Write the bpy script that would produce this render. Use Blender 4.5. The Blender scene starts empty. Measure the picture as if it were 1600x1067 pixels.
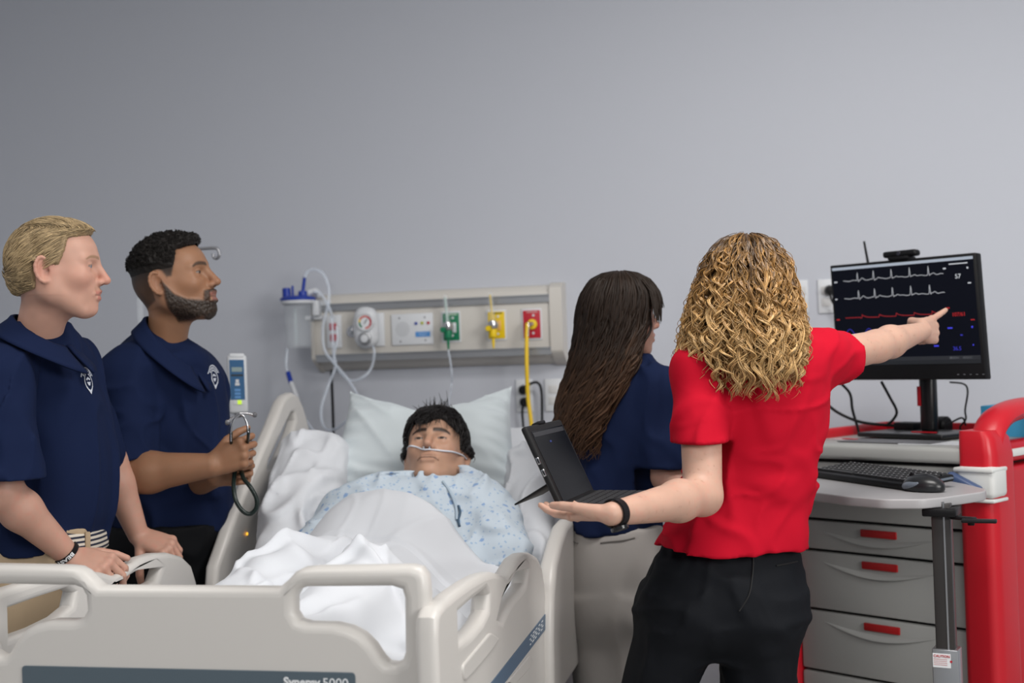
import bpy, bmesh, math, random
import numpy as np
from mathutils import Vector, Matrix
from mathutils.bvhtree import BVHTree

rng = np.random.default_rng(11)
random.seed(11)
SC = bpy.context.scene
COL = SC.collection

# ------------------------------------------------------------------ camera
FPX = 2000.0                      # focal length in pixels of the 1600x1067 frame
YAW, PITCH, ROLL = math.radians(12.5), math.radians(0.47), math.radians(2.0)
CAMPOS = np.array([0.0, 0.0, 1.42])
_f0 = np.array([-math.sin(YAW), math.cos(YAW), 0.0])
_r0 = np.array([math.cos(YAW), math.sin(YAW), 0.0])
FW = _f0 * math.cos(PITCH) + np.array([0, 0, 1.0]) * math.sin(PITCH)
_u0 = np.cross(_r0, FW)
UP = _u0 * math.cos(ROLL) + _r0 * math.sin(ROLL)
RT = _r0 * math.cos(ROLL) - _u0 * math.sin(ROLL)
cam_d = bpy.data.cameras.new('camera')
cam = bpy.data.objects.new('camera', cam_d)
COL.objects.link(cam)
M = Matrix.Identity(4)
for i in range(3):
    M[i][0], M[i][1], M[i][2], M[i][3] = RT[i], UP[i], -FW[i], CAMPOS[i]
cam.matrix_world = M
cam_d.sensor_fit = 'HORIZONTAL'
cam_d.sensor_width = 36.0
cam_d.lens = FPX / 1600 * 36
cam_d.clip_start = 0.05
cam_d.dof.use_dof = True
cam_d.dof.focus_distance = 2.95
cam_d.dof.aperture_fstop = 2.6
SC.camera = cam

# ------------------------------------------------------------------ light and exposure
SC.view_settings.view_transform = 'Standard'
SC.view_settings.look = 'None'
SC.view_settings.gamma = 1.0
SC.view_settings.use_curve_mapping = False
SC.view_settings.exposure = -0.2
world = bpy.data.worlds.new('room_air')
SC.world = world
world.use_nodes = True
world.node_tree.nodes['Background'].inputs[0].default_value = (0.86, 0.93, 1.0, 1)
world.node_tree.nodes['Background'].inputs[1].default_value = 0.30

def area(name, loc, target, sx, sy, power, col=(1, 1, 1)):
    l = bpy.data.lights.new(name, 'AREA')
    l.shape = 'RECTANGLE'; l.size = sx; l.size_y = sy; l.energy = power; l.color = col
    o = bpy.data.objects.new(name, l); COL.objects.link(o)
    o.location = loc
    d = Vector(target) - Vector(loc)
    o.rotation_euler = d.to_track_quat('-Z', 'Y').to_euler()
    return o
area('right_key_light', (2.9, 0.6, 2.15), (-0.4, 3.9, 1.2), 1.6, 1.4, 108, (1.0, 0.98, 0.95))  # soft key lamp added for light from the right; no window built
area('ceiling_area_light', (0.3, 2.6, 2.98), (0.3, 2.6, 0), 1.2, 0.6, 46, (1, 0.97, 0.93))
area('ceiling_area_light', (-0.6, -0.6, 2.98), (-0.6, 0.2, 0), 1.6, 0.8, 60, (1, 0.97, 0.94))  # front fill added behind the camera to brighten camera-facing surfaces
area('ceiling_area_light', (-1.9, 1.6, 2.98), (-1.9, 1.6, 0), 1.2, 0.6, 20, (1, 0.97, 0.93))

# ------------------------------------------------------------------ pixel helpers (1600x1067 frame)
def ray(px, py):
    return FW + RT * ((px - 800) / FPX) + UP * ((533.5 - py) / FPX)
def P(px, py, d):
    """world point seen at a pixel at depth d along the view axis"""
    return CAMPOS + ray(px, py) * d
def onplane(px, py, axis, val):
    r = ray(px, py)
    t = (val - CAMPOS[axis]) / r[axis]
    return CAMPOS + r * t
def proj(p):
    q = np.asarray(p, float) - CAMPOS
    d = q @ FW
    return 800 + FPX * (q @ RT) / d, 533.5 - FPX * (q @ UP) / d, d
V3 = lambda *a: np.array(a, float)
def nrm(v):
    v = np.asarray(v, float)
    return v / (np.linalg.norm(v) + 1e-12)

# ------------------------------------------------------------------ materials
MATS = {}
def mat(name, col, rough=0.5, metal=0.0, spec=0.5, bump=None, var=None, attr=False, emit=None,
        trans=0.0, alpha=1.0, sub=0.0, sheen=0.0, coat=0.0, aniso=None, ior=1.45):
    """procedural principled material; bump=(scale,strength,dist), var=(scale,amount), attr: colour attribute Col"""
    if name in MATS: return MATS[name]
    m = bpy.data.materials.new(name); m.use_nodes = True
    nt = m.node_tree; b = nt.nodes['Principled BSDF']
    b.inputs['Base Color'].default_value = (*col, 1)
    b.inputs['Roughness'].default_value = rough
    b.inputs['Metallic'].default_value = metal
    b.inputs['Specular IOR Level'].default_value = spec
    b.inputs['IOR'].default_value = ior
    b.inputs['Transmission Weight'].default_value = trans
    b.inputs['Alpha'].default_value = alpha
    b.inputs['Subsurface Weight'].default_value = sub
    b.inputs['Subsurface Radius'].default_value = (0.012, 0.004, 0.002)
    b.inputs['Subsurface Scale'].default_value = 0.6
    b.inputs['Sheen Weight'].default_value = sheen
    b.inputs['Coat Weight'].default_value = coat
    if emit:
        b.inputs['Emission Color'].default_value = (*emit[:3], 1)
        b.inputs['Emission Strength'].default_value = emit[3]
    tc = nt.nodes.new('ShaderNodeTexCoord')
    src = None
    if attr:
        a = nt.nodes.new('ShaderNodeAttribute'); a.attribute_name = 'Col'
        src = a.outputs['Color']
    if var:
        n = nt.nodes.new('ShaderNodeTexNoise'); n.inputs['Scale'].default_value = var[0]; n.inputs['Detail'].default_value = 4
        nt.links.new(tc.outputs['Object'], n.inputs['Vector'])
        mr = nt.nodes.new('ShaderNodeMapRange')
        mr.inputs['From Min'].default_value = 0.25; mr.inputs['From Max'].default_value = 0.30
        mr.inputs['To Min'].default_value = 1 - var[1]; mr.inputs['To Max'].default_value = 1 + var[1]
        nt.links.new(n.outputs['Fac'], mr.inputs['Value'])
        mx = nt.nodes.new('ShaderNodeVectorMath'); mx.operation = 'SCALE'
        if src: nt.links.new(src, mx.inputs[0])
        else: mx.inputs[0].default_value = col
        nt.links.new(mr.outputs['Result'], mx.inputs['Scale'])
        src = mx.outputs['Vector']
    if src: nt.links.new(src, b.inputs['Base Color'])
    if bump:
        n = nt.nodes.new('ShaderNodeTexNoise'); n.inputs['Scale'].default_value = bump[0]; n.inputs['Detail'].default_value = 3
        nt.links.new(tc.outputs['Object'], n.inputs['Vector'])
        bp = nt.nodes.new('ShaderNodeBump'); bp.inputs['Strength'].default_value = bump[1]; bp.inputs['Distance'].default_value = bump[2]
        nt.links.new(n.outputs['Fac'], bp.inputs['Height'])
        nt.links.new(bp.outputs['Normal'], b.inputs['Normal'])
    MATS[name] = m
    return m

# ------------------------------------------------------------------ object helpers
WPOS = {}
def props(o, label=None, cat=None, group=None, kind=None):
    if label: o['label'] = label
    if cat: o['category'] = cat
    if group: o['group'] = group
    if kind: o['kind'] = kind
    return o
def thing(name, loc, label, cat, group=None):
    o = bpy.data.objects.new(name, None); COL.objects.link(o)
    o.empty_display_size = 0.05
    o.location = Vector(loc); WPOS[o.name] = np.array(loc, float)
    return props(o, label, cat, group)
def put(name, V, F, m, parent=None, smooth=True, col=None, label=None, cat=None, group=None, kind=None):
    """one mesh object from world-space vertices; its origin goes to the centre of its base"""
    V = np.asarray(V, float).reshape(-1, 3)
    c = (V.min(0) + V.max(0)) / 2; c[2] = V[:, 2].min()
    me = bpy.data.meshes.new(name)
    if isinstance(F, np.ndarray):
        n = F.shape[1]
        me.vertices.add(len(V)); me.vertices.foreach_set('co', (V - c).astype(np.float32).ravel())
        me.loops.add(F.size); me.loops.foreach_set('vertex_index', F.astype(np.int32).ravel())
        me.polygons.add(len(F)); me.polygons.foreach_set('loop_start', np.arange(0, F.size, n, dtype=np.int32))
        me.polygons.foreach_set('loop_total', np.full(len(F), n, np.int32))
        me.update(calc_edges=True); me.validate()
    else:
        me.from_pydata([tuple(v) for v in (V - c)], [], [tuple(f) for f in F])
    if smooth: me.polygons.foreach_set('use_smooth', [True] * len(me.polygons))
    if smooth == 'auto':
        try: me.set_sharp_from_angle(angle=math.radians(38))
        except Exception: pass
    if col is not None:
        a = me.attributes.new('Col', 'FLOAT_COLOR', 'POINT')
        rgba = np.ones((len(V), 4), np.float32); rgba[:, :3] = col
        a.data.foreach_set('color', rgba.ravel())
    if m is not None: me.materials.append(m)
    o = bpy.data.objects.new(name, me); COL.objects.link(o)
    WPOS[o.name] = c
    if parent is not None:
        o.parent = parent; o.location = Vector(c - WPOS[parent.name])
    else: o.location = Vector(c)
    return props(o, label, cat, group, kind)

class MB:
    """collects shapes into one mesh"""
    def __init__(s): s.v = []; s.f = []
    def add(s, V, F):
        b = len(s.v); s.v.extend([tuple(map(float, p)) for p in V]); s.f.extend([tuple(int(i) + b for i in q) for q in F]); return s
    def box(s, c, size, R=None, bev=0.0, seg=2):
        V, F = rbox_mesh(tuple(round(float(x), 5) for x in size), bev, seg)
        V = V if R is None else V @ np.asarray(R)       # rows of R are the local axes
        return s.add(V + np.asarray(c, float), F)
    def tube(s, pts, r, n=10, closed=False, smooth=6, cap=True):
        V, F = tube_mesh(pts, r, n, closed, smooth, cap); return s.add(V, F)
    def cyl(s, a, b, r, n=20, r2=None):
        return s.tube([a, b], [r, r if r2 is None else r2], n, smooth=0)
    def lathe(s, c, axis, prof, n=24):
        """prof: (radius, height) pairs along axis"""
        axis = nrm(axis); t = nrm(np.cross(axis, V3(0.3, 0.5, 0.81))); b = np.cross(axis, t)
        V = []; F = []
        for (r, h) in prof:
            for i in range(n):
                a = 2 * math.pi * i / n
                V.append(np.asarray(c) + axis * h + (t * math.cos(a) + b * math.sin(a)) * max(r, 1e-5))
        for j in range(len(prof) - 1):
            for i in range(n):
                k = (i + 1) % n
                F.append((j * n + i, j * n + k, (j + 1) * n + k, (j + 1) * n + i))
        return s.add(V, F)
    def build(s, name, m, parent=None, smooth='auto', **kw):
        return put(name, s.v, s.f, m, parent, smooth, **kw)
_rb = {}
def rbox_mesh(size, bev, seg):
    key = (size, bev, seg)
    if key in _rb: return _rb[key]
    bm = bmesh.new(); bmesh.ops.create_cube(bm, size=1)
    bmesh.ops.scale(bm, vec=size, verts=bm.verts)
    if bev > 0:
        bmesh.ops.bevel(bm, geom=list(bm.edges), offset=min(bev, min(size) * 0.49), segments=seg, profile=0.5, affect='EDGES', clamp_overlap=True)
    bm.verts.index_update()
    V = np.array([v.co[:] for v in bm.verts]); F = [[v.index for v in f.verts] for f in bm.faces]
    bm.free(); _rb[key] = (V, F); return _rb[key]
def catmull(pts, n):
    p = np.asarray(pts, float)
    if len(p) < 3 or n == 0: return p
    q = np.vstack([2 * p[0] - p[1], p, 2 * p[-1] - p[-2]])
    out = []
    for i in range(1, len(q) - 2):
        for t in np.linspace(0, 1, n, endpoint=False):
            out.append(0.5 * ((2 * q[i]) + (-q[i-1] + q[i+1]) * t + (2*q[i-1] - 5*q[i] + 4*q[i+1] - q[i+2]) * t*t + (-q[i-1] + 3*q[i] - 3*q[i+1] + q[i+2]) * t**3))
    out.append(p[-1]); return np.array(out)
def tube_mesh(pts, r, n=10, closed=False, smooth=6, cap=True):
    p = np.asarray(pts, float)
    rr = np.full(len(p), float(r)) if np.isscalar(r) else np.asarray(r, float)
    if smooth and len(p) > 2:
        if closed:
            k = len(p); pp = np.vstack([p[-2:], p, p[:3]]); q = catmull(pp, smooth); p = q[2*smooth:(2+k)*smooth]
            rr = np.full(len(p), rr[0])
        else:
            t = np.linspace(0, 1, len(p)); p = catmull(p, smooth); rr = np.interp(np.linspace(0, 1, len(p)), t, rr)
    T = np.gradient(p, axis=0)
    if closed: T = np.roll(p, -1, 0) - np.roll(p, 1, 0)
    T /= np.linalg.norm(T, axis=1)[:, None] + 1e-12
    nn = nrm(np.cross(T[0], V3(0.21, 0.34, 0.9) if abs(T[0] @ nrm(V3(0.21, .34, .9))) < .95 else V3(1, 0, 0)))
    V = []
    ang = np.arange(n) * 2 * math.pi / n
    for i in range(len(p)):
        nn = nrm(nn - T[i] * (nn @ T[i])); b = np.cross(T[i], nn)
        V.append(p[i] + rr[i] * (np.cos(ang)[:, None] * nn + np.sin(ang)[:, None] * b))
    V = np.vstack(V); F = []
    m = len(p)
    for i in range(m if closed else m - 1):
        a, c = i * n, ((i + 1) % m) * n
        for j in range(n):
            k = (j + 1) % n; F.append((a + j, a + k, c + k, c + j))
    if cap and not closed:
        F.append(tuple(range(n - 1, -1, -1))); F.append(tuple((m - 1) * n + j for j in range(n)))
    return V, F
def shape2d(outlines, thick, bev, origin, ax, ay, az, name, m, parent=None, res=6, bres=3, **kw):
    """flat outline(s) (first outer, then holes) in the plane ax/ay, thickness along az, rounded edges"""
    cu = bpy.data.curves.new('tmp', 'CURVE'); cu.dimensions = '2D'; cu.fill_mode = 'BOTH'
    cu.extrude = max(thick / 2 - bev, 0.0001); cu.bevel_depth = bev; cu.bevel_resolution = bres; cu.offset = -bev
    for pts in outlines:
        sp = cu.splines.new('POLY'); sp.points.add(len(pts) - 1); sp.use_cyclic_u = True
        for i, (x, y) in enumerate(pts): sp.points[i].co = (x, y, 0, 1)
    ob = bpy.data.objects.new('tmp', cu); COL.objects.link(ob)
    dg = bpy.context.evaluated_depsgraph_get(); me = bpy.data.meshes.new_from_object(ob.evaluated_get(dg))
    V = np.array([v.co[:] for v in me.vertices]); F = [list(p.vertices) for p in me.polygons]
    bpy.data.objects.remove(ob); bpy.data.curves.remove(cu); bpy.data.meshes.remove(me)
    W = np.asarray(origin) + V[:, :1] * np.asarray(ax) + V[:, 1:2] * np.asarray(ay) + V[:, 2:3] * np.asarray(az)
    return put(name, W, F, m, parent, 'auto', **kw)
def rounded(pts, r, n=5):
    """round the corners of a closed polygon; r scalar or per-corner list"""
    p = [np.array(q, float) for q in pts]; out = []
    rs = [r] * len(p) if np.isscalar(r) else r
    for i in range(len(p)):
        a, b, c = p[i-1], p[i], p[(i+1) % len(p)]
        rad = min(rs[i], 0.49 * np.linalg.norm(a-b), 0.49 * np.linalg.norm(c-b))
        if rad < 1e-5: out.append(tuple(b)); continue
        s = b + nrm(a - b) * rad; e = b + nrm(c - b) * rad
        for t in np.linspace(0, 1, n + 1): out.append(tuple((1-t)**2 * s + 2*t*(1-t) * b + t*t * e))
    return out
def grow(pts, d):
    """offset a closed outline outwards by d"""
    p = np.array(pts, float); a = np.roll(p, 1, 0); b = np.roll(p, -1, 0); t = b - a; t /= np.linalg.norm(t, axis=1)[:, None]
    n = np.stack([t[:, 1], -t[:, 0]], 1); area_ = 0.5 * np.sum(p[:, 0] * b[:, 1] - b[:, 0] * p[:, 1])
    return [tuple(q) for q in p + n * d * (1 if area_ > 0 else -1)]
def text_geo(body, size, extrude=0.0006, align='LEFT', bold=0.0):
    cu = bpy.data.curves.new('tmp', 'FONT'); cu.body = body; cu.size = size; cu.extrude = extrude; cu.align_x = align
    cu.resolution_u = 3; cu.offset = bold
    ob = bpy.data.objects.new('tmp', cu); COL.objects.link(ob)
    dg = bpy.context.evaluated_depsgraph_get(); me = bpy.data.meshes.new_from_object(ob.evaluated_get(dg))
    V = np.array([v.co[:] for v in me.vertices]).reshape(-1, 3); F = [list(p.vertices) for p in me.polygons]
    bpy.data.objects.remove(ob); bpy.data.curves.remove(cu); bpy.data.meshes.remove(me)
    return V, F
def text(body, size, origin, ax, ay, name, m, parent, align='LEFT', bold=0.0, ex=0.0006, **kw):
    V, F = text_geo(body, size, ex, align, bold)
    az = np.cross(ax, ay)
    W = np.asarray(origin) + V[:, :1] * np.asarray(ax) + V[:, 1:2] * np.asarray(ay) + V[:, 2:3] * az
    return put(name, W, F, m, parent, False, **kw)
X, Y, Z = V3(1, 0, 0), V3(0, 1, 0), V3(0, 0, 1)

# ------------------------------------------------------------------ signed-distance sculpting
def smin(a, b, k):
    if k <= 0: return np.minimum(a, b)
    h = np.clip(0.5 + 0.5 * (b - a) / k, 0, 1); return b + (a - b) * h - k * h * (1 - h)
_NT = np.random.default_rng(5).random((32, 32, 32)).astype(np.float32)
def vnoise(x, y, z):
    """value noise in -1..1"""
    xi, yi, zi = np.floor(x).astype(int), np.floor(y).astype(int), np.floor(z).astype(int)
    fx, fy, fz = x - xi, y - yi, z - zi
    fx, fy, fz = fx*fx*(3-2*fx), fy*fy*(3-2*fy), fz*fz*(3-2*fz)
    g = lambda a, b, c: _NT[(xi + a) & 31, (yi + b) & 31, (zi + c) & 31]
    l = lambda p, q, t: p + (q - p) * t
    return 2 * l(l(l(g(0,0,0), g(1,0,0), fx), l(g(0,1,0), g(1,1,0), fx), fy), l(l(g(0,0,1), g(1,0,1), fx), l(g(0,1,1), g(1,1,1), fx), fy), fz) - 1
class Sdf:
    def __init__(s, h): s.h = h; s.ops = []
    def u(s, prim, k=0.0): s.ops.append(('u', prim, k)); return s
    def s(s, prim, k=0.0): s.ops.append(('s', prim, k)); return s
    def cut(s, p, n): s.ops.append(('c', (np.asarray(p, float), nrm(n)), 0)); return s     # removes the side n points to
    def disp(s, fn): s.ops.append(('d', fn, 0)); return s
    def mesh(s, smooth=1):
        h = s.h
        lo = np.min([o[1][1] for o in s.ops if o[0] == 'u'], 0) - 4 * h
        hi = np.max([o[1][2] for o in s.ops if o[0] == 'u'], 0) + 4 * h
        n = np.ceil((hi - lo) / h).astype(int) + 1
        ax = [(lo[i] + h * np.arange(n[i])).astype(np.float32) for i in range(3)]
        F = np.full(n, 0.2, np.float32)
        for op, prim, k in s.ops:
            if op in 'us':
                fn, a, b = prim; pad = k + 3 * h
                i0 = np.clip(np.floor((a - pad - lo) / h).astype(int), 0, n); i1 = np.clip(np.ceil((b + pad - lo) / h).astype(int) + 1, 0, n)
                if np.any(i1 <= i0): continue
                sl = tuple(slice(i0[j], i1[j]) for j in range(3))
                gx, gy, gz = ax[0][sl[0]][:, None, None], ax[1][sl[1]][None, :, None], ax[2][sl[2]][None, None, :]
                d = fn(gx, gy, gz)
                F[sl] = smin(F[sl], d, k) if op == 'u' else -smin(-F[sl], d, k)
            elif op == 'c':
                p, nv = prim
                d = ((ax[0] - p[0]) * nv[0])[:, None, None] + ((ax[1] - p[1]) * nv[1])[None, :, None] + ((ax[2] - p[2]) * nv[2])[None, None, :]
                F = np.maximum(F, d.astype(np.float32))
            else:
                I = np.nonzero(np.abs(F) < 0.03)
                F[I] += prim(ax[0][I[0]], ax[1][I[1]], ax[2][I[2]]).astype(np.float32)
        V, Q = surface_nets(F, lo, h)
        for _ in range(smooth): V = lap(V, Q)
        return V, Q
def surface_nets(F, lo, h):
    S = F < 0
    S[0], S[-1], S[:, 0], S[:, -1], S[:, :, 0], S[:, :, -1] = (False,) * 6
    F = np.where(S, np.minimum(F, -1e-6), np.maximum(F, 1e-6))
    cnt = np.zeros(np.array(S.shape) - 1, np.int8)
    C = [(i, j, k) for i in (0, 1) for j in (0, 1) for k in (0, 1)]
    sh = lambda A, c: A[c[0]:A.shape[0]-1+c[0], c[1]:A.shape[1]-1+c[1], c[2]:A.shape[2]-1+c[2]]
    for c in C: cnt += sh(S, c)
    I = np.nonzero((cnt > 0) & (cnt < 8))
    ids = np.full(cnt.shape, -1, np.int32); ids[I] = np.arange(len(I[0]))
    acc = np.zeros((len(I[0]), 3)); num = np.zeros(len(I[0]))
    val = {c: F[I[0]+c[0], I[1]+c[1], I[2]+c[2]] for c in C}
    for c in C:
        for a in range(3):
            if c[a] == 0:
                e = list(c); e[a] = 1; e = tuple(e)
                f0, f1 = val[c], val[e]; m = (f0 < 0) != (f1 < 0)
                t = np.where(m, f0 / np.where(m, f0 - f1, 1), 0)
                for b in range(3): acc[:, b] += m * (c[b] + (t if b == a else 0))
                num += m
    V = (np.stack(I, 1) + acc / num[:, None]) * h + lo
    Q = []
    for a in range(3):
        b, c = (a + 1) % 3, (a + 2) % 3
        s0 = [slice(None)] * 3; s1 = [slice(None)] * 3
        s0[a] = slice(0, -1); s1[a] = slice(1, None)
        A, B = S[tuple(s0)], S[tuple(s1)]
        E = np.nonzero(A != B); E = np.stack(E, 1)
        inside = A[E[:, 0], E[:, 1], E[:, 2]]
        q = []
        for (db, dc) in ((-1, -1), (0, -1), (0, 0), (-1, 0)):
            g = E.copy(); g[:, b] += db; g[:, c] += dc; q.append(ids[g[:, 0], g[:, 1], g[:, 2]])
        q = np.stack(q, 1); q[~inside] = q[~inside][:, ::-1]; Q.append(q)
    Q = np.vstack(Q); return V, Q[(Q >= 0).all(1)]
def lap(V, Q, w=0.5):
    n = len(V); E = np.vstack([Q[:, [0, 1]], Q[:, [1, 2]], Q[:, [2, 3]], Q[:, [3, 0]]])
    cnt = np.bincount(E[:, 0], minlength=n) + np.bincount(E[:, 1], minlength=n)
    out = np.empty_like(V)
    for i in range(3):
        sm = np.bincount(E[:, 0], V[E[:, 1], i], n) + np.bincount(E[:, 1], V[E[:, 0], i], n)
        out[:, i] = V[:, i] * (1 - w) + w * sm / np.maximum(cnt, 1)
    return out
def cap(a, b, ra, rb=None):
    a, b = np.asarray(a, float), np.asarray(b, float); rb = ra if rb is None else rb
    ba = b - a; bb = max(ba @ ba, 1e-9)
    def fn(x, y, z):
        px, py, pz = x - a[0], y - a[1], z - a[2]
        t = np.clip((px * ba[0] + py * ba[1] + pz * ba[2]) / bb, 0, 1)
        return np.sqrt((px - t*ba[0])**2 + (py - t*ba[1])**2 + (pz - t*ba[2])**2) - (ra + (rb - ra) * t)
    r = max(ra, rb); return fn, np.minimum(a, b) - r, np.maximum(a, b) + r
def ell(c, r, R=None):
    c = np.asarray(c, float); r = np.asarray([r]*3 if np.isscalar(r) else r, float); R = np.eye(3) if R is None else np.asarray(R, float)
    def fn(x, y, z):
        x, y, z = x - c[0], y - c[1], z - c[2]
        q = [(R[i, 0]*x + R[i, 1]*y + R[i, 2]*z) for i in range(3)]
        k0 = np.sqrt(sum((q[i]/r[i])**2 for i in range(3))); k1 = np.sqrt(sum((q[i]/r[i]**2)**2 for i in range(3)))
        return k0 * (k0 - 1) / np.maximum(k1, 1e-6)
    e = np.sqrt(((R * r[:, None])**2).sum(0)); return fn, c - e, c + e
def rbx(c, half, R=None, rad=0.01):
    c = np.asarray(c, float); half = np.asarray(half, float); R = np.eye(3) if R is None else np.asarray(R, float)
    def fn(x, y, z):
        x, y, z = x - c[0], y - c[1], z - c[2]
        q = [np.abs(R[i, 0]*x + R[i, 1]*y + R[i, 2]*z) - (half[i] - rad) for i in range(3)]
        return np.sqrt(sum(np.maximum(v, 0)**2 for v in q)) + np.minimum(np.maximum(np.maximum(q[0], q[1]), q[2]), 0) - rad
    e = np.abs(R * half[:, None]).sum(0); return fn, c - e, c + e
def zloft(z, c, a, b, dirx=None, p=2.3):
    """loft along z: centres c (n,2), half widths a along dirx and b across; superellipse power p"""
    z = np.asarray(z, float); o = np.argsort(z); z = z[o]; c = np.asarray(c, float)[o]; a = np.asarray(a, float)[o]; b = np.asarray(b, float)[o]
    tt = catmull(np.column_stack([z, c, a, b]), 8) if len(z) > 2 else np.column_stack([z, c, a, b])
    tt[:, 0] = np.maximum.accumulate(tt[:, 0])
    dx = nrm(_r0[:2] if dirx is None else np.asarray(dirx)[:2])
    def fn(x, y, zz):
        f = lambda i: np.interp(zz, tt[:, 0], tt[:, i]).astype(np.float32)
        cx, cy, aa, bb = f(1), f(2), f(3), f(4)
        ux = (x - cx) * dx[0] + (y - cy) * dx[1]; uy = -(x - cx) * dx[1] + (y - cy) * dx[0]
        q = (np.abs(ux / aa)**p + np.abs(uy / bb)**p + 1e-9)**(1 / p)
        d = (q - 1) * np.minimum(aa, bb)
        return np.maximum(d, np.maximum(tt[0, 0] - zz, zz - tt[-1, 0]))
    m = max(a.max(), b.max())
    lo = np.array([c[:, 0].min() - m, c[:, 1].min() - m, z[0]]); hi = np.array([c[:, 0].max() + m, c[:, 1].max() + m, z[-1]])
    return fn, lo, hi
def rows_loft(rows, p=2.3):
    """rows: (py, px_left, px_right, depth, half thickness) -> zloft whose outline follows these rows"""
    z, c, a, b = [], [], [], []
    for (py, l, r, d, t) in rows:
        q = P((l + r) / 2, py, d); z.append(q[2]); c.append(q[:2]); a.append((r - l) / 2 / FPX * d); b.append(t)
    return zloft(z, c, a, b, None, p)
def join(parts):
    V, Q, C, b = [], [], [], 0
    for pt in parts:
        V.append(pt[0]); Q.append(np.asarray(pt[1]) + b); b += len(pt[0])
        if len(pt) > 2: C.append(pt[2])
    return (np.vstack(V), np.vstack(Q), np.vstack(C)) if C else (np.vstack(V), np.vstack(Q))
def normals(V, Q):
    n = np.cross(V[Q[:, 2]] - V[Q[:, 0]], V[Q[:, 3]] - V[Q[:, 1]]); out = np.zeros_like(V)
    for i in range(4):
        for k in range(3): out[:, k] += np.bincount(Q[:, i], n[:, k], len(V))
    return out / (np.linalg.norm(out, axis=1)[:, None] + 1e-12)
def tubes(paths, rad, sides=4, flat=None):
    """many tapered strands at once; paths (N,M,3), rad (N,M); returns V, quads"""
    N, Mm, _ = paths.shape
    T = np.gradient(paths, axis=1); T /= np.linalg.norm(T, axis=2)[..., None] + 1e-12
    ref = np.zeros_like(T); ref[..., 0] = 0.37; ref[..., 1] = 0.71; ref[..., 2] = 0.6
    if flat is not None: ref = np.broadcast_to(flat, T.shape)
    A = np.cross(T, ref); A /= np.linalg.norm(A, axis=2)[..., None] + 1e-12
    B = np.cross(T, A)
    ang = np.arange(sides) * 2 * math.pi / sides
    fl = 0.45 if flat is not None else 1.0
    V = paths[:, :, None, :] + rad[:, :, None, None] * (np.cos(ang)[:, None] * A[:, :, None, :] + fl * np.sin(ang)[:, None] * B[:, :, None, :])
    base = np.arange(N)[:, None, None] * (Mm * sides) + np.arange(Mm - 1)[None, :, None] * sides
    j = np.arange(sides)[None, None, :]; k = (j + 1) % sides
    Q = np.stack([base + j, base + k, base + sides + k, base + sides + j], -1).reshape(-1, 4)
    return V.reshape(-1, 3), Q

# ================================================================== THE ROOM
WY = 4.70                                  # back wall plane
m_wall = mat('painted_wall', (0.50, 0.52, 0.575), 0.62, spec=0.3, bump=(260, 0.08, 0.002), var=(1.4, 0.015))
m_floor = mat('vinyl_floor', (0.33, 0.32, 0.31), 0.4, var=(30, 0.08))
m_ceil = mat('ceiling_tile', (0.75, 0.75, 0.74), 0.9, bump=(300, 0.2, 0.002))
def slab(name, c, size, m): return MB().box(c, size).build(name, m, None, False, kind='structure')
slab('floor', (-0.3, 2.0, -0.05), (7.2, 6.2, 0.1), m_floor)
slab('wall_back', (-0.3, WY + 0.06, 1.525), (7.2, 0.12, 3.05), m_wall)
slab('wall_left', (-3.90, 2.0, 1.525), (0.12, 5.4, 3.05), m_wall)
slab('ceiling', (-0.3, 2.0, 3.1), (7.2, 5.5, 0.1), m_ceil)
MB().box((-0.3, WY - 0.008, 0.05), (7.0, 0.016, 0.1), bev=0.004).build('baseboard_back', mat('vinyl_base', (0.05, 0.05, 0.055), 0.6), None, kind='structure')

# ------------------------------------------------------------------ headwall service unit
HF = WY - 0.085                             # its front face
m_hw = mat('headwall_cream', (0.60, 0.575, 0.535), 0.45)
m_alu = mat('brushed_aluminium', (0.42, 0.43, 0.45), 0.35, 0.9)
m_white = mat('white_plastic', (0.66, 0.68, 0.71), 0.4)
m_dark = mat('black_plastic', (0.006, 0.006, 0.007), 0.42, spec=.25)
m_chrome = mat('chrome', (0.6, 0.6, 0.62), 0.18, 1.0)
m_green = mat('green_plate', (0.0, 0.17, 0.075), 0.45)
m_yellow = mat('yellow_plate', (0.75, 0.52, 0.0), 0.45)
m_red = mat('red_plate', (0.46, 0.012, 0.028), 0.45)
m_blue = mat('blue_label', (0.08, 0.27, 0.62), 0.45)
m_royal = mat('royal_blue_plastic', (0.01, 0.04, 0.33), 0.35)
m_clear = mat('clear_plastic', (0.85, 0.9, 0.95), 0.10, spec=0.5, alpha=0.13)
m_tubing = mat('clear_tubing', (0.75, 0.82, 0.92), 0.15, spec=0.6, alpha=0.42)
W = lambda px, py, off=0.0: onplane(px, py, 1, HF - off)
hx0, hx1 = W(489, 530)[0], W(878, 510)[0]
hz1 = (W(512, 466)[2] + W(866, 446)[2]) / 2
hz0 = (W(492, 574)[2] + W(866, 568)[2]) / 2
hw = thing('headwall_unit', ((hx0 + hx1) / 2, WY, hz0), 'long cream medical gas headwall unit mounted on the grey wall above the bed', 'headwall')
def extr(prof, x0, x1):
    n = len(prof); V = [(x0, y, z) for y, z in prof] + [(x1, y, z) for y, z in prof]
    F = [tuple(range(n)), tuple(range(2 * n - 1, n - 1, -1))] + [(i, i + n, (i + 1) % n + n, (i + 1) % n) for i in range(n)]
    return V, F
prof = [(WY, hz1 + .012), (HF + .03, hz1 + .010), (HF + .008, hz1 - .002), (HF, hz1 - .02), (HF, hz0 + .045), (HF + .006, hz0 + .036), (WY - .012, hz0 - .008), (WY, hz0 - .008)]
V, F = extr(prof, hx0, hx1); put('housing', V, F, m_hw, hw, 'auto')
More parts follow.
